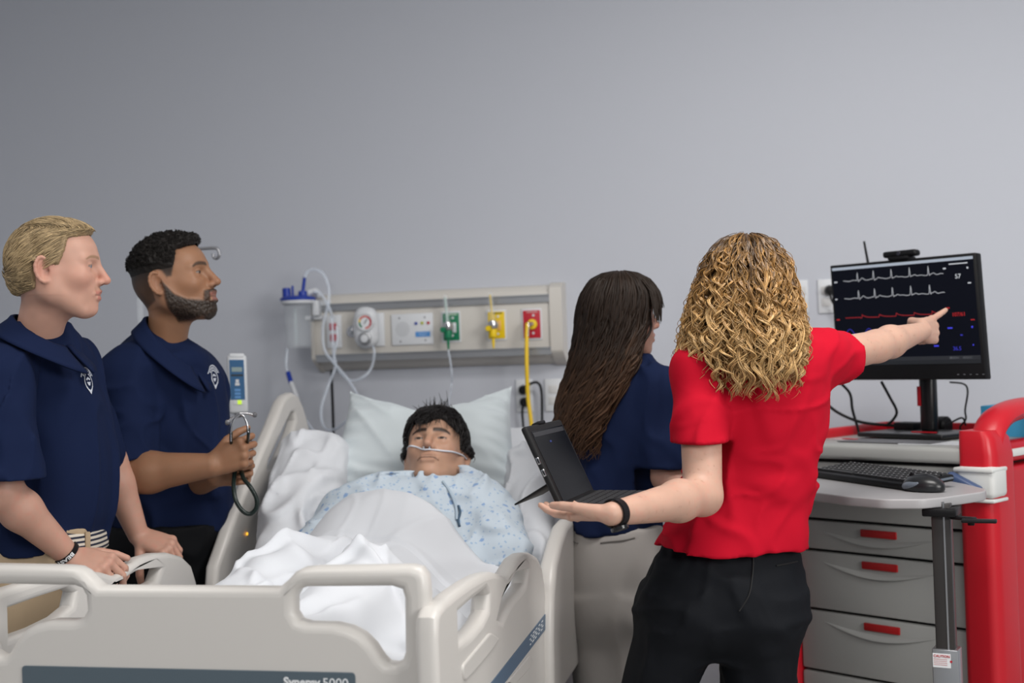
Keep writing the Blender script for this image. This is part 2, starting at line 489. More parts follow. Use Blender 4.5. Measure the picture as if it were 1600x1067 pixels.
for k, (x0, x1) in enumerate(((hx1 - .042, hx1 + .004), (hx0 - .004, hx0 + .012))):
    pc = [(WY, hz1 + .018), (HF + .02, hz1 + .016), (HF - .006, hz1 - .002), (HF - .010, hz1 - .03), (HF - .010, hz0 + .045), (HF - .004, hz0 + .034), (WY - .01, hz0 - .014), (WY, hz0 - .014)]
    V, F = extr(pc, x0, x1); put('end_cap', V, F, m_hw, hw, 'auto')
for (pa, pb) in (((508, 475.5), (862, 460.0)), ((493, 554.5), (864, 543))):
    z = (W(*pa)[2] + W(*pb)[2]) / 2
    b = MB(); xa, xb = hx0 + .012, hx1 - .042
    b.box(((xa + xb) / 2, HF - .004, z - .001), (xb - xa, .014, .005)); b.box(((xa + xb) / 2, HF - .002, z - .0135), (xb - xa, .006, .022)); b.box(((xa + xb) / 2, HF - .004, z - .025), (xb - xa, .012, .004))
    b.build('equipment_rail', m_alu, hw, False)
def plate(px0, px1, py0, py1, m, name, par, off=0.0, t=.008, bev=.003, rnd=None):
    c = W((px0 + px1) / 2, (py0 + py1) / 2, off)
    w, h = (px1 - px0) / 412.0, (py1 - py0) / 412.0
    return MB().box((c[0], c[1] - t / 2, c[2]), (w, t, h), bev=bev).build(name, m, par)
z3 = lambda x, y: (400 + x / 3.2, 400 + y / 3.2)
# red duplex socket
pl = plate(510, 535.5, 492, 544, m_white, 'socket_plate', hw)
for (px, py) in ((520.5, 510.5), (521.5, 527.5)):
    plate(px - 5.5, px + 5.5, py - 5.5, py + 5.5, m_red, 'red_socket', pl, .008, .004, .004)
# vacuum outlet plate behind the regulator
plate(575, 602, 489, 541, m_white, 'vacuum_plate', hw)
MB().lathe(W(550.5, 518), -Y, [(0, .022), (.009, .022), (.010, .004), (.022, .003), (.022, 0)]).build('vacuum_coupling', m_chrome, hw)
# nurse call speaker panel
sp = plate(611.5, 678.5, 490, 538.5, m_white, 'nurse_call_panel', hw)
b = MB(); cc = W(629, 514.5, .0085)
for rr, nn in ((0, 1), (.009, 8), (.017, 14), (.025, 18)):
    for i in range(nn):
        a = 2 * math.pi * i / nn; b.cyl(cc + V3(math.cos(a) * rr, 0, math.sin(a) * rr), cc + V3(math.cos(a) * rr, -.001, math.sin(a) * rr), .0013, 6)
b.build('speaker_holes', m_dark, sp, False)
for (px, py, mm) in ((650, 505.3, m_royal), (659.5, 504.7, mat('lime_button', (.45, .5, .02), .4)), (669.3, 504.4, m_red)):
    c = W(px, py, .008); MB().lathe(c, -Y, [(0, .004), (.005, .004), (.006, 0)]).build('call_button', mm, sp)
plate(649, 672.5, 518, 526, m_blue, 'call_label', sp, .008, .0015, 0)
for i in range(2): MB().box(W(660.7, 520.6 + 2.8 * i, .0097), (.036 - .008 * i, .0004, .002)).build('label_print', mat('label_pale', (.4, .52, .7), .5), sp, False)
for (px, py) in ((624, 497), (663.5, 495.5), (626, 533.5), (665, 531.5)):
    MB().lathe(W(px, py, .008), -Y, [(0, .002), (.003, .002), (.004, 0)], 10).build('screw', m_alu, sp)
# gas outlets
def gas(px0, px1, py0, py1, m, name, txt):
    pl = plate(px0 - 2.5, px1 + 2.5, py0 - 3, py1 + 3, m_white, 'outlet_frame', hw, 0, .006)
    q = plate(px0, px1, py0, py1, m, name, pl, .006, .004, .001)
    for f in (.17, .83):
        MB().lathe(W((px0 + px1) / 2 + 2, py0 + (py1 - py0) * f, .010), -Y, [(0, .002), (.004, .002), (.005, 0)], 10).build('screw', m_white, q)
    cc = W((px0 + px1) / 2, py0 + 3.6, .0102)
    MB().box(cc + Z * .004, (.042, .0006, .0045)).build('plate_print', mat('plate_print_' + name, (0.55, 0.3, 0.3) if m is m_red else ((.5, .6, .5) if m is m_green else (.1, .08, 0)), .5), q, False)
    return q
qg = gas(692.5, 718, 489.5, 531.5, m_green, 'green_outlet_plate', 'OXYGEN')
plate(707, 713, 504, 519.5, m_white, 'keyed_slot', qg, .010, .003, .003)
qy = gas(763, 789, 487.5, 528.5, m_yellow, 'yellow_outlet_plate', 'MEDICAL AIR')
plate(774, 783, 501, 516, mat('orange_slot', (.75, .42, .12), .4), 'keyed_slot', qy, .010, .003, .003)
qr = gas(818, 844.5, 485.5, 527.5, m_red, 'red_outlet_plate', 'EMERGENCY')
c = W(832, 506.5, .010); MB().lathe(c, -Y, [(0, .014), (.008, .014), (.009, .012), (.018, .010), (.019, .004), (.017, 0)]).build('yellow_coupling', mat('yellow_ring', (.8, .58, .02), .35), qr)

# flowmeters
def flowmeter(name, px, py, m, label, zzt):
    base = W(px, py, .05)
    t = thing(name, base, label, 'flowmeter', 'flowmeters on the headwall')
    top = W(px - 4.5, zzt, .055)
    MB().lathe(base + Z * .012, nrm(top - base), [(.011, 0), (.012, .012), (.011, .016), (.0105, np.linalg.norm(top - base) - .02), (.007, np.linalg.norm(top - base) - .012), (0, np.linalg.norm(top - base) - .011)]).build('sight_tube', m_clear, t)
    MB().cyl(base + Z * .015, top - Z * .01, .0032, 8).build('scale_rod', m if name.startswith('air') else mat('scale_green', (.45, .6, .55), .4), t)
    b = MB(); b.lathe(base + Y * .0, -Y, [(0, .012), (.014, .010), (.019, .002), (.019, -.012), (.012, -.02), (.009, -.05)]); b.lathe(base, Z, [(.013, -.012), (.015, 0), (.013, .016)], 16)
    b.build('valve_body', m_chrome, t)
    c = base + V3(-.012, -.014, -.012)
    MB().lathe(c, -Y, [(.004, 0), (.010, .002), (.011, .012), (.009, .016), (0, .016)], 14).build('control_knob', m, t)
    e = base - Z * .025
    MB().lathe(e, -Z, [(.0, -.012), (.014, -.010), (.016, 0), (.014, .018), (.006, .022), (.005, .030), (.006, .034), (.003, .060), (0, .061)], 14).build('hose_nipple', m, t)
    return t, e - Z * .06
gtop = flowmeter('oxygen_flowmeter', 699.5, 510, m_green, 'chrome flowmeter with green knob and nipple on the headwall', 460)
ytop = flowmeter('air_flowmeter', 770, 508, m_yellow, 'chrome flowmeter with yellow knob and nipple on the headwall', 456)
b = MB(); e = gtop[1]; b.tube([e + Z * .01, e - Z * .01, W(703, 560, .06), W(706, 585, .06), W(705, 606, .05), onplane(700, 640, 1, 4.2), onplane(702, 672, 1, 3.95)], .0035, 8)
b.build('oxygen_tubing', m_tubing, None, label='thin clear oxygen tubing hanging from the green flowmeter', cat='tubing')
# vacuum regulator
rc = W(573, 511, .03)
t = thing('vacuum_regulator', rc, 'white oval suction regulator with round dial gauge on the headwall', 'regulator')
S = Sdf(.004); S.u(rbx(rc, (.042, .032, .072), None, .03)); S.u(ell(rc + V3(-.004, -.004, -.004), (.046, .034, .076)), .02)
S.u(cap(rc + Y * .0, rc + V3(.02, .06, 0), .02, .02), .01)
v, q = S.mesh(2); put('regulator_body', v, q, m_white, t)
g = W(571.5, 503.5, .066)
MB().lathe(g, -Y, [(.030, -.014), (.034, 0), (.034, .010), (.031, .012), (.030, .008), (0, .008)]).build('gauge_bezel', m_white, t)
d = MB().lathe(g, -Y, [(0, .0088), (.029, .0088)]).build('gauge_face', mat('dial_white', (.75, .77, .8), .3), t)
for (a0, a1, mm) in ((-40, 60, m_red), (60, 150, mat('dial_salmon', (.6, .12, .1), .4)), (150, 178, m_yellow), (178, 235, m_green), (270, 318, mat('dial_salmon', (0, 0, 0)))):
    b = MB(); aa = [math.radians(a0 + (a1 - a0) * i / 10) for i in range(11)]
    V = [g + V3(math.cos(a) * r, -.0092, math.sin(a) * r) for a in aa for r in (.0185, .0255)]
    b.add(V, [(2*i, 2*i+1, 2*i+3, 2*i+2) for i in range(10)]).build('gauge_band', mm, d, False)
MB().box(g + V3(.002, -.0095, .003), (.0025, .001, .022), [V3(.8, 0, -.6), Y, V3(.6, 0, .8)]).build('gauge_needle', m_dark, d, False)
k = W(571, 529, .064)
MB().lathe(k, -Y, [(.020, -.006), (.024, .0), (.024, .012), (.021, .014), (.016, .014), (.015, .012), (0, .013)]).build('regulator_knob', m_alu, t)
MB().lathe(k - Y * .0125, -Y, [(.0145, 0), (.0145, .003), (.012, .004), (0, .004)]).build('knob_cap', m_white, t)

# suction canister
cx = onplane(466.5, 500, 1, WY - .13)
zc = lambda py: onplane(466.5, py, 1, WY - .13)[2]
t = thing('suction_canister', (cx[0], cx[1], zc(545)), 'clear suction canister with royal blue lid hanging left of the headwall', 'canister')
ctr = V3(cx[0], cx[1], 0)
MB().lathe(ctr, Z, [(0, zc(544)), (.044, zc(544)), (.048, zc(541)), (.055, zc(475)), (.052, zc(475)), (.045, zc(540)), (0, zc(541))], 32).build('canister_jar', m_clear, t)
MB().lathe(ctr, Z, [(.055, zc(476)), (.064, zc(474)), (.066, zc(469)), (.055, zc(468))], 32).build('canister_rim', m_white, t)
b = MB(); b.lathe(ctr, Z, [(.04, zc(470)), (.067, zc(469.5)), (.068, zc(466)), (.062, zc(464)), (.03, zc(462)), (0, zc(462))], 32)
b.lathe(ctr + V3(-.045, 0, 0), Z, [(.016, zc(466)), (.016, zc(450)), (.013, zc(449)), (0, zc(450))], 16)
b.lathe(ctr + V3(-.02, 0, 0), Z, [(.005, zc(466)), (.005, zc(446)), (0, zc(446))], 10)
b.lathe(ctr + V3(.022, -.005, 0), Z, [(.018, zc(466)), (.016, zc(455)), (0, zc(455))], 16)
b.cyl(onplane(473, 457, 1, cx[1]), onplane(476, 433, 1, cx[1]), .0065, 12)
b.build('lid', m_royal, t)
b = MB(); b.tube([ctr + V3(.04, .01, zc(458)), ctr + V3(.065, .02, zc(456)), ctr + V3(.075, .03, zc(464))], .012, 10); b.build('elbow_fitting', m_white, t)
b = MB(); b.box(ctr + V3(.066, .03, zc(482)), (.026, .05, .06), bev=.006); b.box(ctr + V3(.05, .05, zc(497)), (.07, .05, .016), bev=.004); b.box(ctr + V3(.09, .045, zc(475)), (.05, .03, .02), bev=.004); b.build('wall_bracket', m_white, t)
MB().cyl(ctr + V3(.052, -.0, zc(500)), ctr + V3(.062, -.0, zc(500)), .009, 12).build('bracket_screw', m_chrome, t)
MB().box(ctr + V3(-.012, -.0, zc(508)), (.011, .004, .14), bev=.001).build('fill_scale', mat('scale_print', (.6, .68, .72), .5, alpha=.6), t)
# tubing loops
w = lambda px, py, o=.06: W(px, py, o)
def tubing(pts, r, m, label, name='suction_tubing', cat='tubing'):
    return MB().tube(pts, r, 10, smooth=8).build(name, m, None, True, label=label, cat=cat)
tubing([w(476, 434, .05), w(481, 424, .05), w(492, 421, .05), w(504, 427, .05), w(511, 440, .05), w(514, 455, .05), w(513, 475, .06), w(505, 510, .06), w(507, 545, .06), w(520, 565, .08), w(540, 588, .1), w(556, 612, .14), w(566, 636, .2)], .0062, m_tubing, 'clear suction tube looping from the blue canister lid down behind the pillow')
tubing([w(491, 455, .05), w(500, 458, .05), w(510, 472, .06), w(517, 488, .06), w(519, 500, .045), w(521, 550, .06), w(524, 573, .08), w(512, 605, .10), w(502, 640, .14), w(506, 666, .2), w(522, 671, .3), w(545, 655, .4)], .006, m_tubing, 'clear tube looping below the canister elbow beside the black cord')
tubing([w(583, 541, .05), w(585, 552, .06), w(580, 575, .06), w(566, 590, .08), w(548, 594, .08), w(530, 580, .08), w(522, 560, .07), w(527, 530, .06), w(526, 510, .05)], .005, m_tubing, 'coiled clear tube from the suction regulator sagging beneath the headwall')
t = thing('suction_wand', w(480, 690, .3), 'clear suction catheter with blue connector trailing from the canister to the pillow', 'tubing')
MB().tube([w(449, 545, .05), w(447, 570, .06), w(450, 583, .06)], .0055, 10).build('upper_tube', m_tubing, t)
MB().cyl(w(450, 582, .06), w(455, 599, .08), .0095, 12).build('blue_connector', m_royal, t)
MB().tube([w(455, 598, .08), w(463, 620, .12), w(466, 630, .14)], .009, 10).build('catheter_handle', m_white, t)
MB().tube([w(466, 630, .14), w(475, 653, .2)], .008, 10).build('catheter_sleeve', mat('frosted_sleeve', (.75, .8, .85), .4, alpha=.7), t)
MB().tube([w(475, 652, .2), w(490, 672, .3), w(505, 682, .4), w(512, 690, .45)], .004, 10).build('catheter_tip', m_tubing, t)
MB().tube([w(518, 578, .02), w(518.5, 600, .03), w(520, 640, .03), w(521.5, 700, .03), w(523, 800, .03)], .0055, 10, smooth=8).build('power_cord', m_dark, hw, True, label='black cord hanging straight down')
tubing([w(824, 505, .045), w(823, 525, .06), w(823, 570, .08), w(825, 620, .08), w(830, 660, .09), w(836, 720, .09)], .0075, mat('yellow_hose_rubber', (.76, .50, .01), .4), 'bright yellow hose hanging from the red outlet plate', 'air_hose', 'hose')
b = MB(); b.cyl(W(831, 506, .022), W(825, 507, .045), .009, 12); b.cyl(W(825, 505, .045), W(824, 526, .06), .0065, 12); b.build('hose_coupler', m_chrome, None, label='steel coupler joining the yellow hose to the red outlet', cat='hose fitting')

# wall sockets
def wall_plate(px0, px1, py0, py1, label, kind=None):
    q = lambda px, py: onplane(px, py, 1, WY)
    a, c = q(px0, py0), q(px1, py1); ct = (a + c) / 2; w_, h_ = abs(c[0] - a[0]), abs(c[2] - a[2])
    t = thing('wall_socket', (ct[0], WY, ct[2] - h_ / 2), label, 'wall socket', 'wall sockets')
    MB().box(ct - Y * .004, (w_, .008, h_), bev=.003).build('cover_plate', m_white, t)
    for s in (-1, 1):
        MB().box(ct + V3(0, -.0085, s * .021), (.034, .003, .03), bev=.001).build('receptacle', mat('socket_white', (.6, .6, .6), .4), t)
    return ct
c1 = wall_plate(806, 834, 593, 643, 'white wall socket with two black plugs below the headwall')
wall_plate(851, 879, 592, 642, 'white wall socket half hidden by the long dark hair')
c2 = wall_plate(1240, 1264, 438, 489, 'white wall socket peeking out beside the curly blonde hair')
c3 = wall_plate(1277, 1305, 437, 489, 'white wall socket with a plug beside the monitor')
def plug(c, pts, r, label, mm=m_dark):
    t = thing('power_plug', c, label, 'plug', 'plugs in the wall sockets')
    MB().lathe(c, -Y, [(.018, 0), (.019, .012), (.014, .03), (0, .031)], 16).build('plug_body', mm, t)
    MB().tube([c - Y * .022] + pts, r, 8).build('plug_cord', mm, t)
wp = lambda px, py, o=.03: onplane(px, py, 1, WY - o)
plug(c1 + V3(0, -.012, .022), [wp(828, 600, .05), wp(840, 598, .05), wp(846, 612, .04), wp(847, 660, .03), wp(846, 760, .03)], .005, 'upper black plug with its cord arching right in the wall socket')
plug(c1 + V3(.003, -.012, -.024), [wp(818, 632, .05), wp(816, 645, .04), wp(818, 680, .03), wp(818, 780, .03)], .0045, 'lower black plug with a straight cord in the wall socket')
plug(c3 + V3(.012, -.012, .02), [wp(1300, 470, .05), wp(1318, 500, .05), wp(1330, 560, .05)], .004, 'dark plug in the socket behind the monitor edge')

# IV pole behind the second man
pd = 4.25
t = thing('iv_pole', P(300, 1050, pd) * V3(1, 1, 0), 'chrome IV pole with curved hooks standing behind the bearded man', 'IV pole')
base = WPOS[t.name]; ptop = P(300, 389, pd)
MB().cyl(base + Z * .08, V3(base[0], base[1], ptop[2]), .012, 16).build('pole', m_chrome, t)
for s in (-1, 1):
    b0 = V3(base[0], base[1], ptop[2]); e = (P(341, 387, pd) if s > 0 else P(222, 392, pd)) - b0; e[2] = 0; x = nrm(e) * np.linalg.norm(e)
    b = MB(); b.tube([b0, b0 + x * .5, b0 + x * .92, b0 + x + V3(0, 0, -.008), b0 + x * 1.02 + V3(0, 0, -.024), b0 + x * .96 + V3(0, 0, -.034), b0 + x * .88 + V3(0, 0, -.030), b0 + x * .86 + V3(0, 0, -.018)], .005, 10)
    b.build('hook', mat('dull_chrome', (.32, .32, .34), .32, 1.0), t)
for i in range(5):
    a = 2 * math.pi * i / 5 + .4; e = base + V3(math.cos(a) * .24, math.sin(a) * .24, .06)
    l = MB().tube([base + Z * .10, e], .013, 10, smooth=0).build('base_leg', m_chrome, t)
    MB().lathe(e + V3(0, -.012, -.034), Y, [(0, 0), (.026, 0), (.026, .022), (0, .022)], 16).build('caster', m_dark, l)
t = thing('drip_chamber', P(221, 520, pd), 'clear IV drip line with chamber hanging behind the bearded man', 'drip line')
MB().lathe(P(220, 507, pd), Z, [(0, 0), (.010, .004), (.012, .01), (.012, .085), (.006, .095), (.004, .12)], 14).build('chamber', m_clear, t)
MB().tube([P(219, 467, pd), P(221, 430, pd), P(224, 402, pd)], .003, 8).build('upper_line', m_tubing, t)
MB().tube([P(220, 507, pd), P(217, 540, pd), P(222, 600, pd), P(240, 640, pd)], .003, 8).build('lower_line', m_tubing, t)
# infusion pump
pd2 = 4.15
o = P(371, 600, pd2); ax = nrm(RT * .97 + FW * .24 ); ay = nrm(UP + RT * -.035); az = nrm(np.cross(ax, ay)); R = [ax, az, ay]
s_ = pd2 / FPX
t = thing('infusion_pump', o - ay * 52 * s_, 'slim white infusion pump with blue keypad beside the bearded man', 'infusion pump')
MB().box(o, (30 * s_, .05, 92 * s_), R, .010, 3).build('pump_case', m_white, t)
MB().box(o + ay * 44 * s_, (24 * s_, .052, 8 * s_), R, .006, 3).build('pump_cap', m_white, t)
f = lambda u, v, w_, h_, mm, n, par, e=.0255: MB().box(o + ax * u * s_ + ay * v * s_ + az * (e if (az @ FW) < 0 else -e), (w_ * s_, .0015, h_ * s_), R).build(n, mm, par, False)
kp = f(-.5, 7, 22, 62, mat('pump_blue', (.035, .12, .26), .4), 'keypad', t)
f(-.5, 23, 16, 7, mat('lcd_grey', (.28, .36, .36), .3), 'display', kp, .0265); f(-.5, 14, 18, 3, mat('lcd_dark', (.04, .05, .06), .3), 'drug_strip', kp, .0265)
f(-.5, 5, 5, 5, m_white, 'start_key', kp, .0265); f(-.5, 0, 7, 4, m_white, 'stop_key', kp, .0265)
for v in (-9, -14.5, -20): f(-.5, v, 9, 3.6, mat('pump_key_blue', (.12, .3, .6), .4), 'arrow_key', kp, .0265)
f(1, -28, 16, 7, m_white, 'status_strip', t, .0265); f(2, -28, 6, 6.5, mat('lime_indicator', (.55, .8, .05), .4, emit=(.55, .8, .05, .6)), 'status_light', t, .0275)
MB().tube([o - ay * 40 * s_ - az * .02, o - ay * 50 * s_ - az * .02 + ax * .01, o - ay * 50 * s_ - az * .02 - ax * .01, o - ay * 40 * s_ - az * .02], .004, 8).build('handle_loop', m_alu, t)
q = P(300, 606, pd); MB().box((o + V3(base[0], base[1], o[2])) / 2, (np.linalg.norm(o - V3(base[0], base[1], o[2])), .03, .03), [nrm(o - V3(base[0], base[1], o[2])), np.cross(Z, nrm(o - V3(base[0], base[1], o[2]))), Z], .005).build('pole_clamp', m_dark, t)

# ================================================================== THE BED
m_bed = mat('bed_plastic', (0.58, 0.56, 0.535), 0.34, spec=0.5)
m_slate = mat('slate_label', (0.085, 0.115, 0.14), 0.45)
m_slateb = mat('slate_blue_strip', (0.10, 0.15, 0.22), 0.45)
m_print = mat('print_white', (.72, .74, .76), .5)
m_linen = mat('white_linen', (0.62, 0.64, 0.68), 0.85, sheen=.15, bump=(500, .06, .001))
m_grey = mat('frame_grey', (.3, .3, .31), .5)
FY = 2.20
bf = lambda px, py: onplane(px, py, 1, FY)
BXR = bf(667, 950)[0]; cen = bf(290, 917)[0]; BXL = 2 * cen - BXR; BCX = cen
bed = thing('hospital_bed', (cen, 3.3, 0), 'cream plastic hospital bed with footboard and side rails, backrest raised', 'bed')
def b2(pts): return [(bf(*p)[0] - cen, bf(*p)[2]) for p in pts]
zdip = (bf(180, 919)[2] + bf(400, 919)[2]) / 2
right = b2([(432, 917), (446, 908), (457, 896), (470, 889), (490, 887), (640, 885), (655, 889), (664, 902), (667, 930), (668, 1040), (672, 1110), (676, 1190)])
right[0] = (right[0][0], zdip); xe = right[-1][0]
out = [(right[0][0], zdip)] + right[1:] + [(xe, .55)]
full = [(-x, z) for x, z in out][::-1] + out
full = [(x, z) for x, z in full]
hole = b2([(476, 922), (610, 921), (623, 925), (626, 936), (627, 1020), (624, 1031), (615, 1036), (604, 1035), (596, 1027), (583, 1007), (566, 990), (545, 979), (520, 973), (478, 972), (466, 968), (460, 958), (460, 936), (465, 926)])
hole = grow(hole, .004)
hole2 = [(-x, z) for x, z in hole][::-1]
fb = shape2d([full, hole, hole2], .05, .017, (cen, FY + .025, 0), X, Z, -Y, 'footboard', m_bed, bed, bres=4)
# slate label panel with the maker's lettering
L0, L1 = bf(35, 1043), bf(555, 1047)
zz = (L0[2] + L1[2]) / 2
pan = rounded([(L0[0] - cen, zz), (L1[0] - cen, zz), (L1[0] - cen, zz - .12), (L0[0] - cen, zz - .12)], .008)
lp = shape2d([pan], .003, .0008, (cen, FY - .0008, 0), X, Z, -Y, 'label_panel', m_slate, fb)
tz = bf(500, 1072)[2]
text('Synergy', .0225, (bf(444, 1065)[0], FY - .003, tz), X, Z, 'lettering', m_print, lp, 'LEFT', .0007)
text('5000', .0225, (bf(504.5, 1065)[0], FY - .003, tz), X * 1.12, Z, 'lettering', m_print, lp, 'LEFT', 0.0)
# side rails at the foot end, traced in their own plane
RX = BXR + .005
br = lambda px, py: (lambda q: (q[1], q[2]))(onplane(px, py, 0, RX))
rail = [br(*p) for p in [(664, 1000), (665, 965), (670, 950), (681, 938), (700, 923), (722, 908), (742, 897), (757, 893), (770, 896), (779, 902), (784, 897), (790, 884), (798, 871), (808, 864), (818, 863), (828, 869), (835, 884), (839, 910), (842, 950), (845, 1010), (845, 1060)]]
yA, yB = rail[0][0], rail[-1][0]
rail = [(y, z) for y, z in rail] + [(yB, .60), (yB - .1, .52), (yA + .1, .52), (yA, .60)]
h1 = [br(*p) for p in [(701.5, 966), (722, 949), (745, 931), (748, 935), (747, 945), (738, 962), (722, 980), (702.5, 997)]]
h2 = [br(*p) for p in [(766, 969), (771, 950), (781, 925), (795, 904), (808, 890), (811, 893), (809, 903), (801, 914), (788, 928), (777, 946), (770, 962)]]
h1, h2 = grow(h1, .012), grow(h2, .012)
def side_rail(x, sgn):
    r = shape2d([rail, h1[::-1], h2[::-1]], .042, .014, (x, 0, 0), Y, Z, X, 'side_rail', m_bed, bed, bres=3)
    face = x + sgn * .0215
    st = [br(*p) for p in [(744, 1075), (840, 957), (841, 980), (766, 1075)]]
    y0, y1 = st[0][0], st[1][0]
    strip = shape2d([[st[0], st[1], st[2], st[3]]], .003, .0005, (face, 0, 0), Y, Z, X, 'rail_label', m_slateb, r)
    d = nrm(V3(0, st[1][0] - st[0][0], st[1][1] - st[0][1])); n_ = V3(0, -d[2], d[1])
    if sgn > 0:
        for i, (u, wd) in enumerate(((.60, .022), (.66, .03), (.72, .02), (.79, .03), (.86, .024))):
            q = np.array([0, *st[3]]) * (1 - u) + np.array([0, *st[2]]) * u
            b = MB()
            for j in range(4):
                b.box(V3(face + sgn * .002, q[1], q[2]) + d * (j % 2) * .012 + n_ * (.012 + .006 * j), (.0006, wd * (.5 + .4 * ((i * 7 + j * 3) % 3) / 2), .0028), [X, d, n_])
            b.build('label_print', m_print, strip, False)
    pl = [br(*p) for p in [(703, 1040), (749, 987), (764, 998), (746, 1023), (722, 1050), (707, 1066)]]
    shape2d([rounded(pl, .02)], .010, .004, (x + sgn * .02, 0, 0), Y, Z, X, 'raised_panel', m_bed, r)
    pl = [br(*p) for p in [(774, 1066), (812, 1023), (818, 1030), (812, 1045), (786, 1072)]]
    shape2d([rounded(pl, .015)], .010, .004, (x + sgn * .02, 0, 0), Y, Z, X, 'raised_panel', m_bed, r)
    return r
side_rail(RX, 1)
LX = 2 * cen - RX
side_rail(LX, -1)
# head-end rails that tilt with the backrest
bl = lambda px, py: (lambda q: (q[1], q[2]))(onplane(px, py, 0, LX))
hr = [bl(*p) for p in [(330, 885), (352, 822), (385, 740), (418, 665), (434, 626), (441, 617), (450, 613), (459, 619), (466, 634), (473, 658), (480, 690), (479, 703), (455, 752), (438, 790), (420, 832), (404, 872)]]
hr = hr + [(hr[-1][0] - .05, hr[-1][1] - .22), (hr[0][0] - .05, hr[0][1] - .22)]
slot = [bl(*p) for p in [(413, 722), (418, 712), (436, 672), (448, 648), (452, 647), (453, 656), (447, 675), (432, 708), (421, 730), (414, 734), (411, 730)]]
slot = grow(slot, .006)
def head_rail(x, sgn, hole=True):
    r = shape2d([hr, slot[::-1]], .040, .014, (x, 0, 0), Y, Z, X, 'head_rail', m_bed, bed)
    g = [bl(*p) for p in [(434, 757), (446, 728), (470, 676), (472, 690), (453, 735), (440, 762)]]
    if sgn < 0:
        shape2d([g], .006, .001, (x + .0205, 0, 0), Y, Z, X, 'rail_grip', mat('brown_grip', (.10, .085, .08), .6), r)
        k = [bl(*p) for p in [(391, 838), (400, 806), (405, 812), (396, 846), (392, 850)]]
        kk = shape2d([k], .004, .001, (x + .0205, 0, 0), Y, Z, X, 'keypad', mat('keypad_grey', (.4, .46, .5), .4), r)
        q = onplane(386, 834, 0, LX + .024)
        MB().lathe(q, X, [(0, .002), (.004, .002), (.005, 0)], 10).build('status_light', mat('amber_led', (1, .55, .05), .4, emit=(1, .5, .03, 1.5)), kk)
    return r
head_rail(LX, -1)
brr = lambda px, py: (lambda q: (q[1], q[2]))(onplane(px, py, 0, RX + .02))
rr_ = [brr(*p) for p in [(851, 1067), (850, 1000), (851, 930), (856, 880), (865, 845), (874, 820), (882, 811)]]
rr_ = [(rr_[0][0], .55)] + rr_ + [(rr_[-1][0] + .22, rr_[-1][1] - .02), (rr_[-1][0] + .28, rr_[-1][1] - .12), (rr_[-1][0] + .28, .55)]
shape2d([rr_], .045, .016, (RX + .02, 0, 0), Y, Z, X, 'head_rail', m_bed, bed)
# frame, casters and mattress
b = MB(); b.box((cen, 3.28, .42), (.86, 1.9, .10), bev=.02); b.box((cen, 3.28, .30), (.5, 1.5, .14), bev=.02)
for s in (-1, 1):
    b.box((cen + s * .43, 2.85, .50), (.04, .5, .06), bev=.01); b.box((cen + s * .43, 3.6, .50), (.04, .4, .06), bev=.01)
b.box((cen, FY + .035, .5), (.6, .06, .12), bev=.01)
b.build('bed_frame', m_grey, bed)
for sx in (-1, 1):
    for yy in (2.45, 4.1):
        l = MB().cyl((cen + sx * .36, yy, .12), (cen + sx * .36, yy, .38), .028, 14).build('frame_leg', m_grey, bed)
        MB().lathe((cen + sx * .36 - .02, yy, .065), X, [(0, 0), (.05, 0), (.064, .006), (.064, .034), (.05, .04), (0, .04)], 24).build('caster', m_dark, l)
hb = [(-.46, .55), (-.46, .95), (-.40, 1.0), (.40, 1.0), (.46, .95), (.46, .55)]
shape2d([rounded(hb, .05)], .04, .015, (cen, 4.50, 0), X, Z, Y, 'headboard', m_bed, bed)
# mattress: flat foot part, sloping back part
MT = .72
def mtop(y): return MT + np.where(y > 3.08, (y - 3.08) * .36, 0)
ys = np.array([2.27, 2.6, 3.0, 3.08, 3.16, 3.5, 4.0, 4.30]); MW = .43
V = []; F = []
for y in ys:
    t_ = float(mtop(y)); th = .17
    for (x, z) in ((-MW, -th + .02), (-MW, -.03), (-MW + .03, 0), (MW - .03, 0), (MW, -.03), (MW, -th + .02), (MW - .03, -th), (-MW + .03, -th)):
        V.append((cen + x, y, t_ + z))
n = 8
for i in range(len(ys) - 1):
    for j in range(n): F.append((i*n + j, i*n + (j+1) % n, (i+1)*n + (j+1) % n, (i+1)*n + j))
F += [tuple(range(n))[::-1], tuple((len(ys)-1)*n + j for j in range(n))]
put('mattress', V, F, m_linen, None, 'auto', label='hospital mattress in a white fitted sheet lying on the bed frame', cat='mattress')
# panel the backrest lies on
b = MB(); d = nrm(V3(0, 1, .36)); nn_ = np.cross(X, d)
b.box(V3(cen, 3.75, float(mtop(3.75)) - .20), (.8, 1.2, .04), [X, d, nn_], .01); b.box((cen, 2.7, .53), (.8, .8, .03), bev=.01)
b.build('mattress_deck', m_grey, bed)

# ================================================================== MEDICAL CART, MONITOR AND TABLE
m_cg = mat('cart_grey', (.36, .365, .355), .45)
m_cred = mat('cart_red', (.48, .008, .018), .38)
m_cwhite = mat('cart_white', (.60, .61, .60), .4)
CA = math.radians(34)
E1 = V3(-math.cos(CA), math.sin(CA), 0)            # along the front, to the left
E2 = V3(math.sin(CA), math.cos(CA), 0)             # into the depth
C0 = P(1512, 900, 3.5); C0[2] = 0
CR = [E1, E2, Z]
cw = .54
cart = thing('medical_cart', C0 + E1 * cw / 2 + E2 * .25, 'red and grey emergency cart with drawers standing by the wall', 'cart')
cp = lambda u, v, z: C0 + E1 * u + E2 * v + Z * z
zf = lambda py: P(1512, py, 3.5)[2]
zt = zf(699)
MB().box(cp(cw / 2, .27, (zt + .12) / 2), (cw - .01, .50, zt - .14), CR, .01).build('cabinet_body', mat('cart_dark', (.03, .03, .032), .6), cart)
